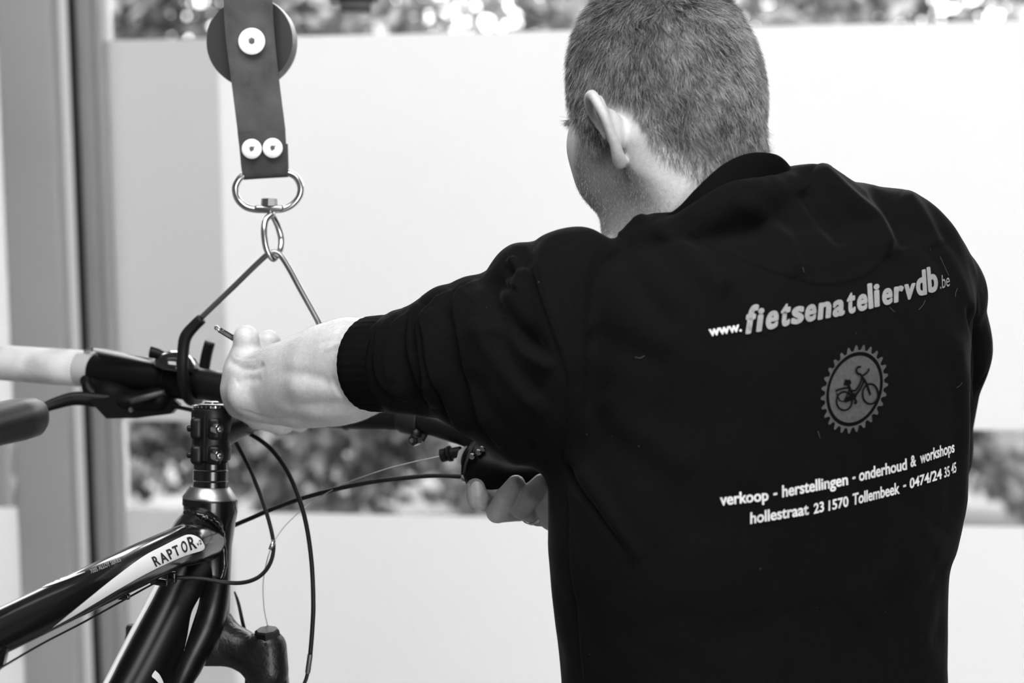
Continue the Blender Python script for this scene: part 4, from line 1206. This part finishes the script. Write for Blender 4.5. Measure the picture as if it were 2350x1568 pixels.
# clamp ears with the pinch bolts at the back of the stem, split line between them
Vw = -F0; bw = np.cross(SA, Vw); bw /= np.linalg.norm(bw)       # bw: sideways as seen, towards the picture's right or left
if bw @ RV < 0: bw = -bw
bk = np.cross(bw, SA); bk = bk if bk @ F0 < 0 else -bk
for (cy, hh) in ((982, .0115), (1042, .0100)):
    base = P(481, cy, 1.66) + bk * .0165
    for (off, w_) in ((-.0095, .012), (.0075, .013)):
        e = MB(); e.box(base + bw * off - bk * .0015, (w_, hh * 1.9, .012), (bw, SA, bk), .0042); e.build('clamp_lug', sat, bike)
    bo = MB(); p0 = base + bw * .0085 + bk * .0045; ax = bw * .75 + bk * .62; ax /= np.linalg.norm(ax)
    bo.lathe(p0, ax, [(0, .0052), (.0062, .0056), (.0076, .0049), (.0077, .0028), (.003, .0024)], 20); bo.build('pinch_bolt', stl, bike)
    bo = MB(); bo.lathe(base - bw * .0145 + bk * .001, -bw, [(0, .0034), (.003, .0034), (.004, .0024)], 12); bo.build('bolt_thread', sat, bike)
slit = MB(); slit.box(P(478, 1003, 1.66) + bk * .0190, (.0016, .044, .006), (bw, SA, bk), .0004); slit.build('clamp_slot', mat('dark_gap', .001, 1), bike)
cap = MB(); C0 = S0 + SA * (b0 + .051)
cap.lathe(C0, SA, [(0, .0182), (.0022, .0186), (.0036, .0170), (.0044, .0120), (.0042, .0085)], 48); cap = cap.build('top_cap', mat('dark_anodised_metal', .06, .25, metal=1), bike)
cb_ = MB(); cb_.lathe(C0 + SA * .0035, SA, [(0, .0070), (.0026, .0068), (.0032, .0055), (.0030, .0030), (.0012, .0028)], 6 * 4); cb_.build('cap_bolt', stlr, cap)
kn = MB()
for k in range(26):
    a = 2 * math.pi * k / 26; u_ = math.cos(a) * bw + math.sin(a) * bk
    kn.box(C0 + SA * .0016 + u_ * .0184, (.0012, .0012, .0022), (u_, np.cross(SA, u_), SA))
kn.build('knurling', stlr, cap)

# fork: steerer base, crown, two legs with their caps
fk = MB(); CR = P(487, 1478, 1.665)
ax_l = SD * 1.0
LR = P(617, 1500, 1.640); LL = P(352, 1475, 1.705)
crown = [Ell(P(490, 1468, 1.665), (.026, .024, .021), None, .02), RCone(P(487, 1430, 1.665), P(490, 1475, 1.665), .0185, .024, .014),
         RCone(P(492, 1474, 1.665), P(552, 1489, 1.655), .0160, .0155, .014), RCone(P(552, 1489, 1.655), P(600, 1508, 1.645), .0158, .0150, .012),
         RCone(P(615, 1488, 1.640), P(618, 1540, 1.640), .0180, .0185, .010), RCone(P(585, 1520, 1.647), P(600, 1560, 1.643), .015, .010, .014),
         RCone(P(470, 1482, 1.67), P(400, 1480, 1.69), .0195, .0165, .014), RCone(P(400, 1480, 1.69), P(352, 1478, 1.705), .0165, .0165, .01), RCone(P(352, 1465, 1.705), P(354, 1530, 1.705), .0185, .0185, .01),
         Ell(P(470, 1575, 1.68), (.045, .04, .031), None, .012, sub=True),
         RCone(P(450, 1490, 1.655), P(432, 1500, 1.65), .012, .006, .012)]
cv, cq = implicit_mesh(crown, .0016); fkc = new_mesh('fork_crown', cv, cq, mat('cast_black_crown', .007, .40, spec=.35, coat=.1, bump=.9, bscale=230), bike)
for (c, px) in ((LR, 618), (LL, 354)):
    lg = MB(); d = np.array([0, 0, -1.0]) + FW * .10 ; d /= np.linalg.norm(d)
    lg.tube([c + d * .015, c + d * .42], [.0172, .0172], 28); o = lg.build('fork_leg', blk, bike)
    cpx = MB(); top_ = c - d * .012
    cpx.lathe(top_ - d * -.004, -d, [(0, .0150), (.006, .0150), (.008, .0135), (.0085, .0125), (.0150, .0118), (.0165, .0100), (.0168, .004)], 8); cpx.build('fork_cap', plb, bike, smooth=False)
kb = MB(); kb.lathe(P(312, 1488, 1.70), UV, [(0, .0105), (.012, .0105), (.0125, .0098), (.021, .0100), (.0235, .0085), (.024, .004)], 24); kb.build('fork_dial', mat('dark_knurled_dial', .015, .4), bike)

# handlebar
HB = MB(); 
bar = [(-90, 826, 1.935), (190, 846, 1.865), (400, 871, 1.812), (520, 893, 1.783), (640, 925, 1.752), (760, 944, 1.723), (900, 950, 1.698), (960, 957, 1.685), (1060, 989, 1.665), (1270, 1062, 1.62), (1400, 1108, 1.59)]
HB.tube([P(*p) for p in bar], [.0125, .0125, .0155, .0172, .0172, .0172, .0165, .0155, .0140, .0125, .0125], 32, smooth_path=5)
HB.build('handlebar', sat, bike, autos=None)
fc = MB(); fc.tube([P(600, 914, 1.762), P(690, 936, 1.742)], [.022, .022], 28); fc.build('stem_faceplate', sat, bike)
def along(pa, pb, prof, n=40, up=None):
    a, b = P(*pa), P(*pb); L_ = np.linalg.norm(b - a); mb = MB()
    mb.lathe(a, b - a, [(t * L_, r) for t, r in prof], n); return mb
gp = along((-85, 826, 1.93), (188, 846, 1.865), [(0, .017), (.02, .0195), (.5, .0198), (.985, .0202), (1, .0185)], 48)
grip = gp.build('handlebar_grip', None, bike)
gmt = mat('white_knurled_grip', .62, .6)
t = gmt.node_tree; b_ = t.nodes['Principled BSDF']; tcn = t.nodes['Texture Coordinate']
# knurl pattern laid along the bar
U_ = (P(188, 846, 1.865) - P(-85, 826, 1.93)); U_ /= np.linalg.norm(U_)
grip_o = P(-85, 826, 1.93)
uvl = grip.data.uv_layers.new(name='UVMap')
w1 = np.cross(U_, [0, 0, 1.0]); w1 /= np.linalg.norm(w1); w2 = np.cross(U_, w1)
gco = np.array([v.co[:] for v in grip.data.vertices]) ; 
tt_ = (gco - grip_o) @ U_; an_g = np.arctan2((gco - grip_o) @ w2, (gco - grip_o) @ w1)
for poly in grip.data.polygons:
    angs = [an_g[grip.data.loops[li].vertex_index] for li in poly.loop_indices]
    for li, a in zip(poly.loop_indices, angs):
        if max(angs) - min(angs) > math.pi and a < 0: a += 2 * math.pi
        uvl.data[li].uv = (tt_[grip.data.loops[li].vertex_index] / .0036, a / (2 * math.pi) * 34)
uvn = t.nodes.new('ShaderNodeUVMap'); sep = t.nodes.new('ShaderNodeSeparateXYZ'); t.links.new(uvn.outputs[0], sep.inputs[0])
def mth(op, a, b=None):
    n_ = t.nodes.new('ShaderNodeMath'); n_.operation = op
    for i, x in enumerate((a, b)):
        if x is None: continue
        if isinstance(x, (int, float)): n_.inputs[i].default_value = x
        else: t.links.new(x, n_.inputs[i])
    return n_.outputs[0]
s1 = mth('SINE', mth('MULTIPLY', mth('ADD', sep.outputs[0], sep.outputs[1]), math.pi)); s2_ = mth('SINE', mth('MULTIPLY', mth('SUBTRACT', sep.outputs[0], sep.outputs[1]), math.pi))
kn_ = mth('MAXIMUM', mth('ABSOLUTE', s1), 0.0); kn_ = mth('MULTIPLY', mth('ABSOLUTE', s1), mth('ABSOLUTE', s2_))
ng = t.nodes.new('ShaderNodeTexNoise'); ng.inputs['Scale'].default_value = 22; t.links.new(tcn.outputs['Object'], ng.inputs['Vector'])
dirt = t.nodes.new('ShaderNodeMapRange'); dirt.inputs['From Min'].default_value = .42; dirt.inputs['From Max'].default_value = .68; dirt.inputs['To Min'].default_value = .05; dirt.inputs['To Max'].default_value = .75
t.links.new(ng.outputs['Fac'], dirt.inputs['Value'])
pit = mth('SUBTRACT', 1.0, kn_); pit = mth('POWER', pit, 1.6)
colv = mth('SUBTRACT', .86, mth('MULTIPLY', pit, mth('ADD', mth('MULTIPLY', dirt.outputs[0], .75), .30)))
t.links.new(colv, b_.inputs['Base Color'])
bp = t.nodes.new('ShaderNodeBump'); bp.inputs['Strength'].default_value = .8; bp.inputs['Distance'].default_value = .0008; t.links.new(kn_, bp.inputs['Height']); t.links.new(bp.outputs[0], b_.inputs['Normal'])
grip.data.materials.append(gmt)
along((1290, 1070, 1.615), (1430, 1120, 1.585), [(0, .0165), (.03, .0175), (1, .0175)], 32).build('handlebar_grip', gmt, bike)
along((186, 846, 1.865), (222, 850, 1.857), [(0, .0180), (.02, .0196), (.25, .0200), (.8, .0200), (.97, .0200), (1, .0180)]).build('grip_collar', mat('silver_paint', .55, .35, metal=.3), bike)

# left shifter: body, display, thumb lever, brake lever, clamp, adjuster
sh = along((218, 852, 1.858), (396, 872, 1.816), [(0, .0180), (.02, .0198), (.3, .0196), (.9, .0188), (1, .0168)]); sh.build('shifter_body', plb, bike)
along((392, 872, 1.816), (412, 875, 1.812), [(0, .018), (.1, .0195), (.9, .0195), (1, .018)]).build('shifter_clamp', plb, bike)
dp = MB(); dp.box(P(287, 818, 1.842), (.070, .024, .007), None if False else [ (P(370,838,1.82)-P(205,808,1.86))/np.linalg.norm(P(370,838,1.82)-P(205,808,1.86)), F0, UV], .002); dp.build('gear_display', plg, bike)
dp = MB(); a_, b2_ = P(216, 803, 1.826), P(352, 833, 1.806); dp.tube([a_, (a_ + b2_) / 2 + UV * .0006, b2_], [.0021, .0023, .0013], 12, smooth_path=3); dp.build('display_rim', mat('silver_paint'), bike)
dp = MB(); dp.tube(PP([(189, 822, 1.86), (200, 806, 1.852), (212, 802, 1.846)]), [.0028, .0025, .0024], 10, smooth_path=3); dp.build('collar_screw', alu2, bike)
under = [Ell(P(262, 905, 1.835), (.021, .020, .0150), None, .012), Ell(P(320, 920, 1.820), (.034, .022, .0120), None, .012), Ell(P(365, 912, 1.812), (.013, .016, .0125), None, .012), RCone(P(203, 875, 1.845), P(245, 905, 1.838), .009, .013, .012), RCone(P(392, 895, 1.812), P(372, 925, 1.81), .008, .007, .01)]
uv_, uq_ = implicit_mesh(under, .0018); new_mesh('shifter_housing', uv_, uq_, plb, bike)
lv = MB(); lv.tube(PP([(204, 868, 1.838), (200, 885, 1.833), (214, 908, 1.83), (238, 922, 1.83)]), [.0035, .0062, .0085, .006], 16, smooth_path=4); lv.build('thumb_lever', plb, bike, autos=None)
lv = MB(); lv.tube(PP([(300, 922, 1.795), (335, 912, 1.79), (378, 900, 1.795)]), [.003, .0035, .003], 12, smooth_path=4); lv.build('release_lever', plg, bike, autos=None)
bl = MB(); bl.tube(PP([(98, 938, 1.80), (125, 927, 1.805), (172, 915, 1.81), (225, 919, 1.815), (300, 928, 1.815)]), [.0050, .0064, .0074, .0080, .0090], 20, smooth_path=5, flat=((0, 0, 1), .7)); bl.build('brake_lever', plb, bike, autos=None)
bl = MB(); bl.prism([(-.052, .006), (-.020, .012), (.030, .012), (.043, .002), (.034, -.008), (-.002, -.0125), (-.034, -.013)], P(322, 932, 1.812), (RV, UV, F0), .018); bl.build('lever_mount', plb, bike)
for (x, y, r_) in ((350, 921, .0045), (301, 941, .0028)):
    s_ = MB(); s_.lathe(P(x, y, 1.802), -F0, [(0, r_), (.0018, r_), (.0026, r_ * .7), (.0012, r_ * .4)], 16); s_.build('lever_screw', stlr, bike)
aj = along((372, 930, 1.812), (393, 932, 1.808), [(0, .0045), (.15, .0065), (.3, .0058), (.5, .0068), (.8, .0062), (1, .0045)], 14); aj.build('cable_adjuster', stlr, bike)
cbm = MB(); cbm.tube(PP([(390, 932, 1.808), (420, 937, 1.79), (470, 950, 1.75), (560, 985, 1.74)]), .0023, 12, smooth_path=5); cbm.build('cable', rub, bike)
# bell on the bar
bell = MB(); bc = P(404, 850, 1.80); bell.lathe(bc, UV + .15 * RV, [(0, .0265), (.003, .0275), (.008, .0262), (.015, .020), (.0195, .011), (.021, .002)], 36, sx=.9); bell = bell.build('bell_cup', mat('gloss_black_bell', .01, .12, coat=.8), bike, autos=None)
tb = MB(); tb.tube(PP([(345, 808, 1.80), (362, 812, 1.80), (385, 822, 1.80)]), [.0065, .0058, .004], 16, smooth_path=3); tb.build('bell_lever', plb, bell, autos=None)
along((397, 874, 1.812), (440, 881, 1.803), [(0, .018), (.08, .0185), (.92, .0185), (1, .018)]).build('bell_clamp', plb, bike)

# right side: bolt-on clamp under the bar, shifter and brake behind the sleeve
along((925, 952, 1.693), (972, 962, 1.683), [(0, .017), (.1, .0185), (.9, .0185), (1, .017)]).build('accessory_clamp', mat('worn_black_metal', .012, .4, spec=.4), bike)
ck_ = MB(); ck_.tube(PP([(948, 980, 1.68), (955, 996, 1.676), (952, 1008, 1.674)]), [.0055, .0060, .0050], 14, smooth_path=3); ck_.tube(PP([(975, 975, 1.68), (977, 992, 1.678), (966, 1010, 1.677)]), [.0030, .0034, .0040], 12, smooth_path=3); ck_.build('clamp_tab', sat, bike, autos=None)
hx_ = MB(); hx_.lathe(P(958, 1010, 1.674), -RV * .6 - F0, [(0, .0056), (.007, .0058), (.0085, .0050), (.0086, .0026), (.004, .0024)], 6); hx_.build('clamp_bolt', blk, bike, smooth=False)
hx_ = MB(); hx_.lathe(P(950, 1011, 1.668), -RV * .6 - F0, [(0, .0020), (.0045, .0022)], 12); hx_.build('bolt_core', stlr, bike)
rs = MB(); rs.lathe(P(1098, 1055, 1.652), P(1098, 1055, 1.652) * 0 + (RV * .80 + UV * -.30 + F0 * -.25) * -1, [(-.055, .013), (-.03, .0195), (0, .0215), (.004, .0222), (.008, .0215), (.0085, .0185), (.0095, .018)], 40); rs.build('shifter_housing', plb, bike)
rr_ = MB(); rr_.lathe(P(1090, 1052, 1.650), -(RV * .80 + UV * -.30 + F0 * -.25), [(0, .0205), (.0012, .0212), (.0024, .0205)], 40); rr_.build('housing_ring', plg, bike)
hs2 = [Ell(P(1165, 1095, 1.645), (.040, .022, .022), None, .015), Ell(P(1240, 1095, 1.635), (.035, .02, .020), None, .015), RCone(P(1105, 1060, 1.65), P(1135, 1135, 1.635), .020, .009, .012), Ell(P(1130, 1085, 1.645), (.022, .02, .022), None, .01)]
uv_, uq_ = implicit_mesh(hs2, .002); new_mesh('brake_lever_body', uv_, uq_, plb, bike)
sv_ = MB(); sv_.prism([(-.011, -.012), (-.008, .0), (.004, .008), (.018, .010), (.02, -.006), (.0, -.014)], P(1072, 1034, 1.66), (RV, UV, F0), .014); sv_.build('lever_bracket', mat('silver_paint', .55, .35, metal=.3), bike)
for (x, y) in ((1085, 1047), (1100, 1038), (1109, 1030)):
    s_ = MB(); s_.lathe(P(x, y, 1.630), -F0 - RV * .3, [(0, .003), (.003, .003), (.004, .002)], 12); s_.build('housing_screw', stl, bike)
aj = along((1012, 1046, 1.665), (1058, 1036, 1.658), [(0, .0045), (.04, .0068), (.28, .0068), (.30, .0040), (.36, .0040), (.38, .0078), (.5, .0080), (.55, .0055), (1, .0052)], 16); aj.build('barrel_adjuster', rub, bike)
aj = along((1062, 1095, 1.648), (1088, 1100, 1.642), [(0, .0042), (.1, .0050), (.9, .0050), (1, .0046)], 16); aj.build('cable_ferrule', stl, bike)

# cables and hoses
def cable(pts, r, m_=rub, name='cable', k=6):
    mb = MB(); mb.tube(PP(pts), r, 12, smooth_path=k); return mb.build(name, m_, bike, autos=None)
cable([(520, 962, 1.74), (563, 990, 1.72), (612, 1022, 1.70), (655, 1074, 1.68), (684, 1138, 1.665), (703, 1205, 1.655), (715, 1290, 1.645), (719, 1380, 1.64), (717, 1440, 1.64), (712, 1503, 1.64)], .0022)
o = along((712, 1502, 1.64), (706, 1546, 1.64), [(0, .0028), (.05, .0026), (.95, .0026), (1, .0020)], 14); o.build('cable_ferrule', stlr, bike)
cable([(706, 1545, 1.64), (702, 1560, 1.64), (690, 1590, 1.64), (670, 1640, 1.645)], .0018)
cable([(520, 985, 1.735), (541, 1016, 1.72), (575, 1080, 1.70), (604, 1155, 1.685), (622, 1215, 1.67), (628, 1258, 1.655), (619, 1295, 1.64), (596, 1323, 1.625), (560, 1337, 1.61), (515, 1337, 1.60), (460, 1328, 1.595), (402, 1326, 1.59)], .0020)
cable([(1064, 1095, 1.648), (1010, 1092, 1.65), (950, 1095, 1.655), (870, 1104, 1.66), (780, 1121, 1.67), (700, 1142, 1.68), (640, 1163, 1.69), (580, 1188, 1.70), (520, 1215, 1.715), (440, 1262, 1.75)], .0022)
cable([(1012, 1047, 1.665), (940, 1063, 1.668), (880, 1079, 1.67), (800, 1107, 1.67), (730, 1143, 1.67), (690, 1173, 1.668), (650, 1212, 1.66), (626, 1250, 1.652), (612, 1290, 1.65), (604, 1340, 1.65), (606, 1395, 1.65), (614, 1435, 1.65), (621, 1462, 1.65)], .00055, stlr)
cable([(620, 1262, 1.650), (629, 1240, 1.652)], .0021, stl, 'cable_sleeve', 2)
cable([(538, 1358, 1.69), (547, 1384, 1.69), (556, 1425, 1.69), (566, 1475, 1.695), (566, 1560, 1.70), (566, 1640, 1.70)], [.0008, .0016, .0018, .0018, .0018, .0018])
cable([(398, 1330, 1.588), (360, 1338, 1.56), (345, 1344, 1.545), (200, 1424, 1.45), (100, 1476, 1.405), (10, 1528, 1.365), (-250, 1680, 1.27)], [.0020, .0012, .0009, .0009, .0009, .0009, .0009])
st_ = MB(); st_.box(P(395, 1326, 1.59), (.008, .008, .011), (RV, F0, UV), .0015); st_.box(P(365, 1336, 1.565), (.018, .008, .006), (RV * .93 - UV * .1 - F0 * .3, F0, UV), .0015); st_.build('cable_stop', blk, bike)
st_ = MB(); st_.box(P(284, 1370, 1.50), (.011, .006, .005), (RV, F0, UV), .0015); st_.build('cable_guide', blk, bike)
st_ = MB(); st_.prism([(-.012, .010), (.006, .010), (.003, -.004), (-.006, -.014), (-.014, -.012)], P(2, 1515, 1.37), (RV, UV, F0), .008); st_.build('cable_stop', blk, bike)

# paint stripes and lettering on the frame
tt_bvh, dt_bvh = bvh_of(tt), bvh_of(dt)
def T(x, y): return x / 2.9375, 1100 + y / 2.9375      # detail view -> frame pixels
def paint(pts, bvh, material, name='paint_stripe', L_=5, lift=.0004):
    loop, _ = catmull([np.array(T(*p)) for p in pts + [pts[0]]], [0] * (len(pts) + 1), 4)
    bm = poly_bm([[(p[0] / 100, p[1] / 100) for p in loop[:-1]]], .10)
    return press(bm, lambda x, y: (x * 100, y * 100), bvh, lift, name, material, bike)
o = paint([(352, 1000), (600, 800), (760, 672), (960, 525), (1100, 450), (1200, 400), (1270, 375), (1330, 390), (1368, 430), (1368, 476), (1250, 515), (1100, 580), (950, 655), (780, 752), (600, 860), (480, 930)], tt_bvh, whp); o['label'] = 'white swoosh stripe on the top tube'
o = paint([(0, 860), (200, 765), (420, 690), (570, 630), (520, 640), (300, 705), (120, 780), (0, 835)], tt_bvh, whp)
inkb = mat('black_frame_lettering', .02, .4)
def frame_word(txt, p0, p1, h0, h1, up, bvh, material, lift=.0007, offset=.01):
    bm, f = word(txt, T(*p0), T(*p1), h0, h1, up0=up, up1=up, offset=offset)
    o = press(bm, f, bvh, lift, 'lettering', material, bike); o['label'] = 'lettering reading ' + txt
    return o
for (ch, a, b, c, d, h, ux) in (('R', 1046, 590, 1082, 573, 23, -.45), ('A', 1090, 569, 1136, 549, 23, -.45), ('P', 1144, 542, 1174, 526, 23, -.45), ('T', 1178, 522, 1216, 506, 23, -.38), ('O', 1230, 500, 1267, 482, 25, -.28), ('R', 1280, 478, 1326, 462, 29, -.30)):
    frame_word(ch, (a, b), (c, d), h, h, (ux, -math.sqrt(1 - ux * ux)), tt_bvh, inkb, offset=.03)
frame_word('v2', (1326, 452), (1358, 436), 10, 10, (-.25, -.97), tt_bvh, inkb)
greyp = mat('grey_frame_lettering', .20, .4)
fw_ = frame_word('7005 ALLOY SERIES', (614, 642), (815, 556), 10, 10, (-.35, -.93), tt_bvh, greyp)
fw_['label'] = 'small blurred grey lettering along the top tube'
ds = MB(); ds.tube(PP([(364, 1340, 1.640), (334, 1398, 1.630), (301, 1460, 1.617), (270, 1520, 1.602), (245, 1568, 1.588), (130, 1790, 1.535)]), [.0030, .0034, .0034, .0034, .0034, .0034], 12, smooth_path=4); o = ds.build('paint_stripe', whp, bike, autos=None); o['label'] = 'white edge stripe along the down tube'
gs_bvh = bvh_of([x for x in bike.children if x.name.startswith('gusset')][0])
both = BVHTree.FromPolygons([v.co[:] for v in dt.data.vertices] + [v.co[:] for v in bpy.data.objects['gusset'].data.vertices],
        [p.vertices[:] for p in dt.data.polygons] + [tuple(i + len(dt.data.vertices) for i in p.vertices) for p in bpy.data.objects['gusset'].data.polygons])
o = paint([(1345, 795), (1330, 870), (1300, 960), (1245, 1130), (1240, 1150), (1262, 1050), (1290, 900)], both, whp)
o = paint([(1045, 1290), (1075, 1320), (1100, 1375), (1070, 1375), (1045, 1350), (1022, 1328)], both, whp)

# ================================================================== the hanging strap and hook
hang = empty('bike_hanger', P(590, -120, 1.70), 'grey webbing strap with swivel ring and wire hook holding up the handlebar', 'bike hanger')
web = mat('grey_webbing', .062, .85, noise=.38, nscale=34, bump=.5, bscale=900)
webd = mat('dark_webbing', .040, .85, noise=.3, nscale=40, bump=.5, bscale=900)
def ribbon(l, r, th, ds, name, m_, sub=5, wob=0):
    "flat band between left and right edge points"
    Lp, _ = catmull([P(*p) for p in l], [0] * len(l), sub); Rp, _ = catmull([P(*p) for p in r], [0] * len(r), sub)
    V = []; n = 9
    for a, b in zip(Lp, Rp):
        for side in (0, 1):
            for k in range(n):
                f = k / (n - 1); f = f if side == 0 else 1 - f
                V.append(a + (b - a) * f + F0 * (th * side - .0006 * math.sin(f * math.pi)))
    N = 2 * n; Fc = [(i * N + k, i * N + (k + 1) % N, (i + 1) * N + (k + 1) % N, (i + 1) * N + k) for i in range(len(Lp) - 1) for k in range(N)]
    Fc += [tuple(range(N))[::-1], tuple((len(Lp) - 1) * N + k for k in range(N))]
    return new_mesh(name, V, Fc, m_, hang, True, 40)
ribbon([(506, -130, 1.72), (516, 60, 1.722), (530, 180, 1.724), (546, 308, 1.726)], [(618, -130, 1.72), (628, 60, 1.722), (640, 180, 1.724), (655, 300, 1.726)], .0022, 0, 'strap', web)
ribbon([(545, 303, 1.722), (550, 345, 1.720), (553, 380, 1.722), (558, 411, 1.727), (560, 400, 1.736), (556, 330, 1.738)], [(654, 297, 1.722), (657, 345, 1.720), (660, 380, 1.722), (660, 405, 1.727), (662, 395, 1.736), (660, 330, 1.738)], .0025, 0, 'strap_loop', webd)
dsc = MB(); dc = P(577, 97, 1.745)
dsc.lathe(dc, F0 + .12 * RV, [(-.006, .040), (-.006, .0425), (-.0075, .0440), (-.0065, .0452), (.004, .0456), (.008, .0450), (.009, .040)], 64); dsc.build('pulley_disc', mat('grey_plastic_disc', .12, .55, noise=.1, nscale=30), hang)
dr = MB(); dr.lathe(dc, F0 + .12 * RV, [(-.0078, .0415), (-.0078, .0450), (.002, .0460), (.010, .0456), (.010, .042)], 64); dr.build('disc_rim', mat('dark_plastic_rim', .022, .4), hang)
scr = mat('white_enamel_screw', .9, .3)
for (x, y, r_, d) in ((578, 95, .0134, 1.717), (578, 342, .0100, 1.716), (626, 340, .0100, 1.716)):
    s_ = MB(); s_.lathe(P(x, y, d), -F0, [(0, r_), (.0012, r_ * 1.0), (.0024, r_ * .86), (.0034, r_ * .55), (.0036, r_ * .25), (.0024, r_ * .2)], 36); s_ = s_.build('screw', scr, hang)
    s2_ = MB(); s2_.lathe(P(x, y, d - .0030), -F0, [(0, r_ * .26), (.0007, r_ * .24)], 6); s2_.tube([P(x - 3, y + 6, d - .0036), P(x + 6, y - 6, d - .0036)], .0006, 6); s2_.build('screw_recess', mat('worn_screw_recess', .08, .5), s_)
# D ring with swivel
dg_ = MB(); ring = [(560, 402, 1.728), (548, 412, 1.728), (540, 432, 1.728), (545, 456, 1.728), (562, 474, 1.728), (585, 481, 1.728), (615, 482, 1.728), (645, 481, 1.728), (668, 472, 1.728), (686, 452, 1.728), (690, 430, 1.728), (680, 408, 1.728), (664, 398, 1.728), (640, 392, 1.732), (600, 394, 1.734), (570, 398, 1.732), (560, 402, 1.728)]
dg_.tube(PP(ring), .0034, 14, smooth_path=5); dg_.build('swivel_ring', stl, hang, autos=None)
sw = MB(); sw.box(P(618, 478, 1.726), (.030, .009, .0065), (RV, F0, UV), .003); sw.lathe(P(618, 478, 1.727), UV, [(.002, .0085), (.0095, .0080), (.0098, .004)], 8); sw.tube(PP([(619, 480, 1.727), (622, 500, 1.727)]), [.0035, .0032], 12); sw.build('swivel_nut', stlr, hang)
ey = MB(); ey.tube(PP([(624, 492, 1.725), (610, 505, 1.720), (606, 535, 1.716), (612, 572, 1.716), (626, 594, 1.720), (636, 586, 1.726), (644, 570, 1.732), (645, 545, 1.736), (636, 515, 1.733), (627, 497, 1.728), (624, 492, 1.725)]), .0032, 14, smooth_path=5); ey.build('chain_eye', stl, hang, autos=None)
# the hook wires
wr = MB(); wr.tube(PP([(457, 734, 1.765), (530, 664, 1.745), (600, 596, 1.727), (622, 580, 1.722), (640, 583, 1.722), (660, 610, 1.722), (690, 665, 1.722), (738, 754, 1.725), (775, 850, 1.735)]), .0030, 14, smooth_path=5); wr.build('hook_wire', stlr, hang, autos=None)
sleeve = MB(); sleeve.tube(PP([(463, 732, 1.764), (446, 748, 1.766), (427, 772, 1.768), (421, 800, 1.770), (419, 850, 1.772), (424, 892, 1.780), (437, 918, 1.795), (455, 915, 1.815), (463, 880, 1.832), (468, 850, 1.834), (474, 815, 1.832), (482, 785, 1.828)]), [.0058, .0060, .0064, .0062, .0060, .0062, .0062, .0060, .0060, .0060, .0060, .0058], 18, smooth_path=5); sleeve.build('rubber_sleeve', rub, hang, autos=None)
sleeve = MB(); sleeve.tube(PP([(772, 842, 1.733), (780, 900, 1.70), (786, 950, 1.695), (795, 975, 1.72), (800, 950, 1.75), (800, 905, 1.752)]), .0060, 18, smooth_path=5); sleeve.build('rubber_sleeve', rub, hang, autos=None)
st2 = MB(); st2.tube([P(562, -120, 1.72), P(555, -420, 1.70)], .004, 12); 
lk = MB(); zc = P(562, -130, 1.72); lk.tube([zc, np.array([zc[0], zc[1], 2.85])], .004, 10); lk.build('suspension_rod', stlr, hang)

# hex key held in the left hand
hk = empty('hex_key', P(560, 800, 1.64), 'dark ball-ended hex key sticking out of the left fist', 'tool')
kk = MB(); kk.tube(PP([(503, 757, 1.635), (540, 779, 1.640), (600, 815, 1.655)]), [.0026, .0027, .0027], 6, smooth_path=2); kk.build('shaft', mat('black_oxide_steel', .03, .3, metal=.6), hk, smooth=False)
kk = MB(); kk.tube(PP([(493, 750, 1.634), (496, 752, 1.634), (500, 755, 1.6345), (504, 758, 1.635), (510, 761, 1.636)]), [.0012, .0026, .0018, .0020, .0026], 10); kk.build('ball_end', stl, hk)

# something dark and blurred hanging at the top of the picture
br_ = empty('ceiling_bracket', P(815, -60, 2.6), 'dark blurred metal bracket hanging in front of the upper window band', 'bracket')
bb = MB(); c_ = P(812, -12, 2.6); bb.box(c_, (.075, .05, .02), (RV, F0, UV), .003); bb.build('plate', sat, br_)
bb = MB(); bb.box(P(817, 14, 2.6), (.046, .03, .018), (RV, F0, UV), .003); bb.build('clamp', plg, br_)
bb = MB(); bb.tube([P(812, -12, 2.6), np.array([P(812, -12, 2.6)[0], P(812, -12, 2.6)[1], 2.85])], .006, 10); bb.build('rod', stlr, br_)
# wedding ring on the right hand
rg = MB(); ra = P(1222, 1176, 1.600); dv = P(1198, 1163, 1.585) - P(1250, 1190, 1.612); dv /= np.linalg.norm(dv)
rg.lathe(ra - dv * .002, dv, [(0, .0112), (0, .0122), (.004, .0122), (.004, .0112), (0, .0112)], 40, caps=False); rg.build('finger_ring', stl, person)
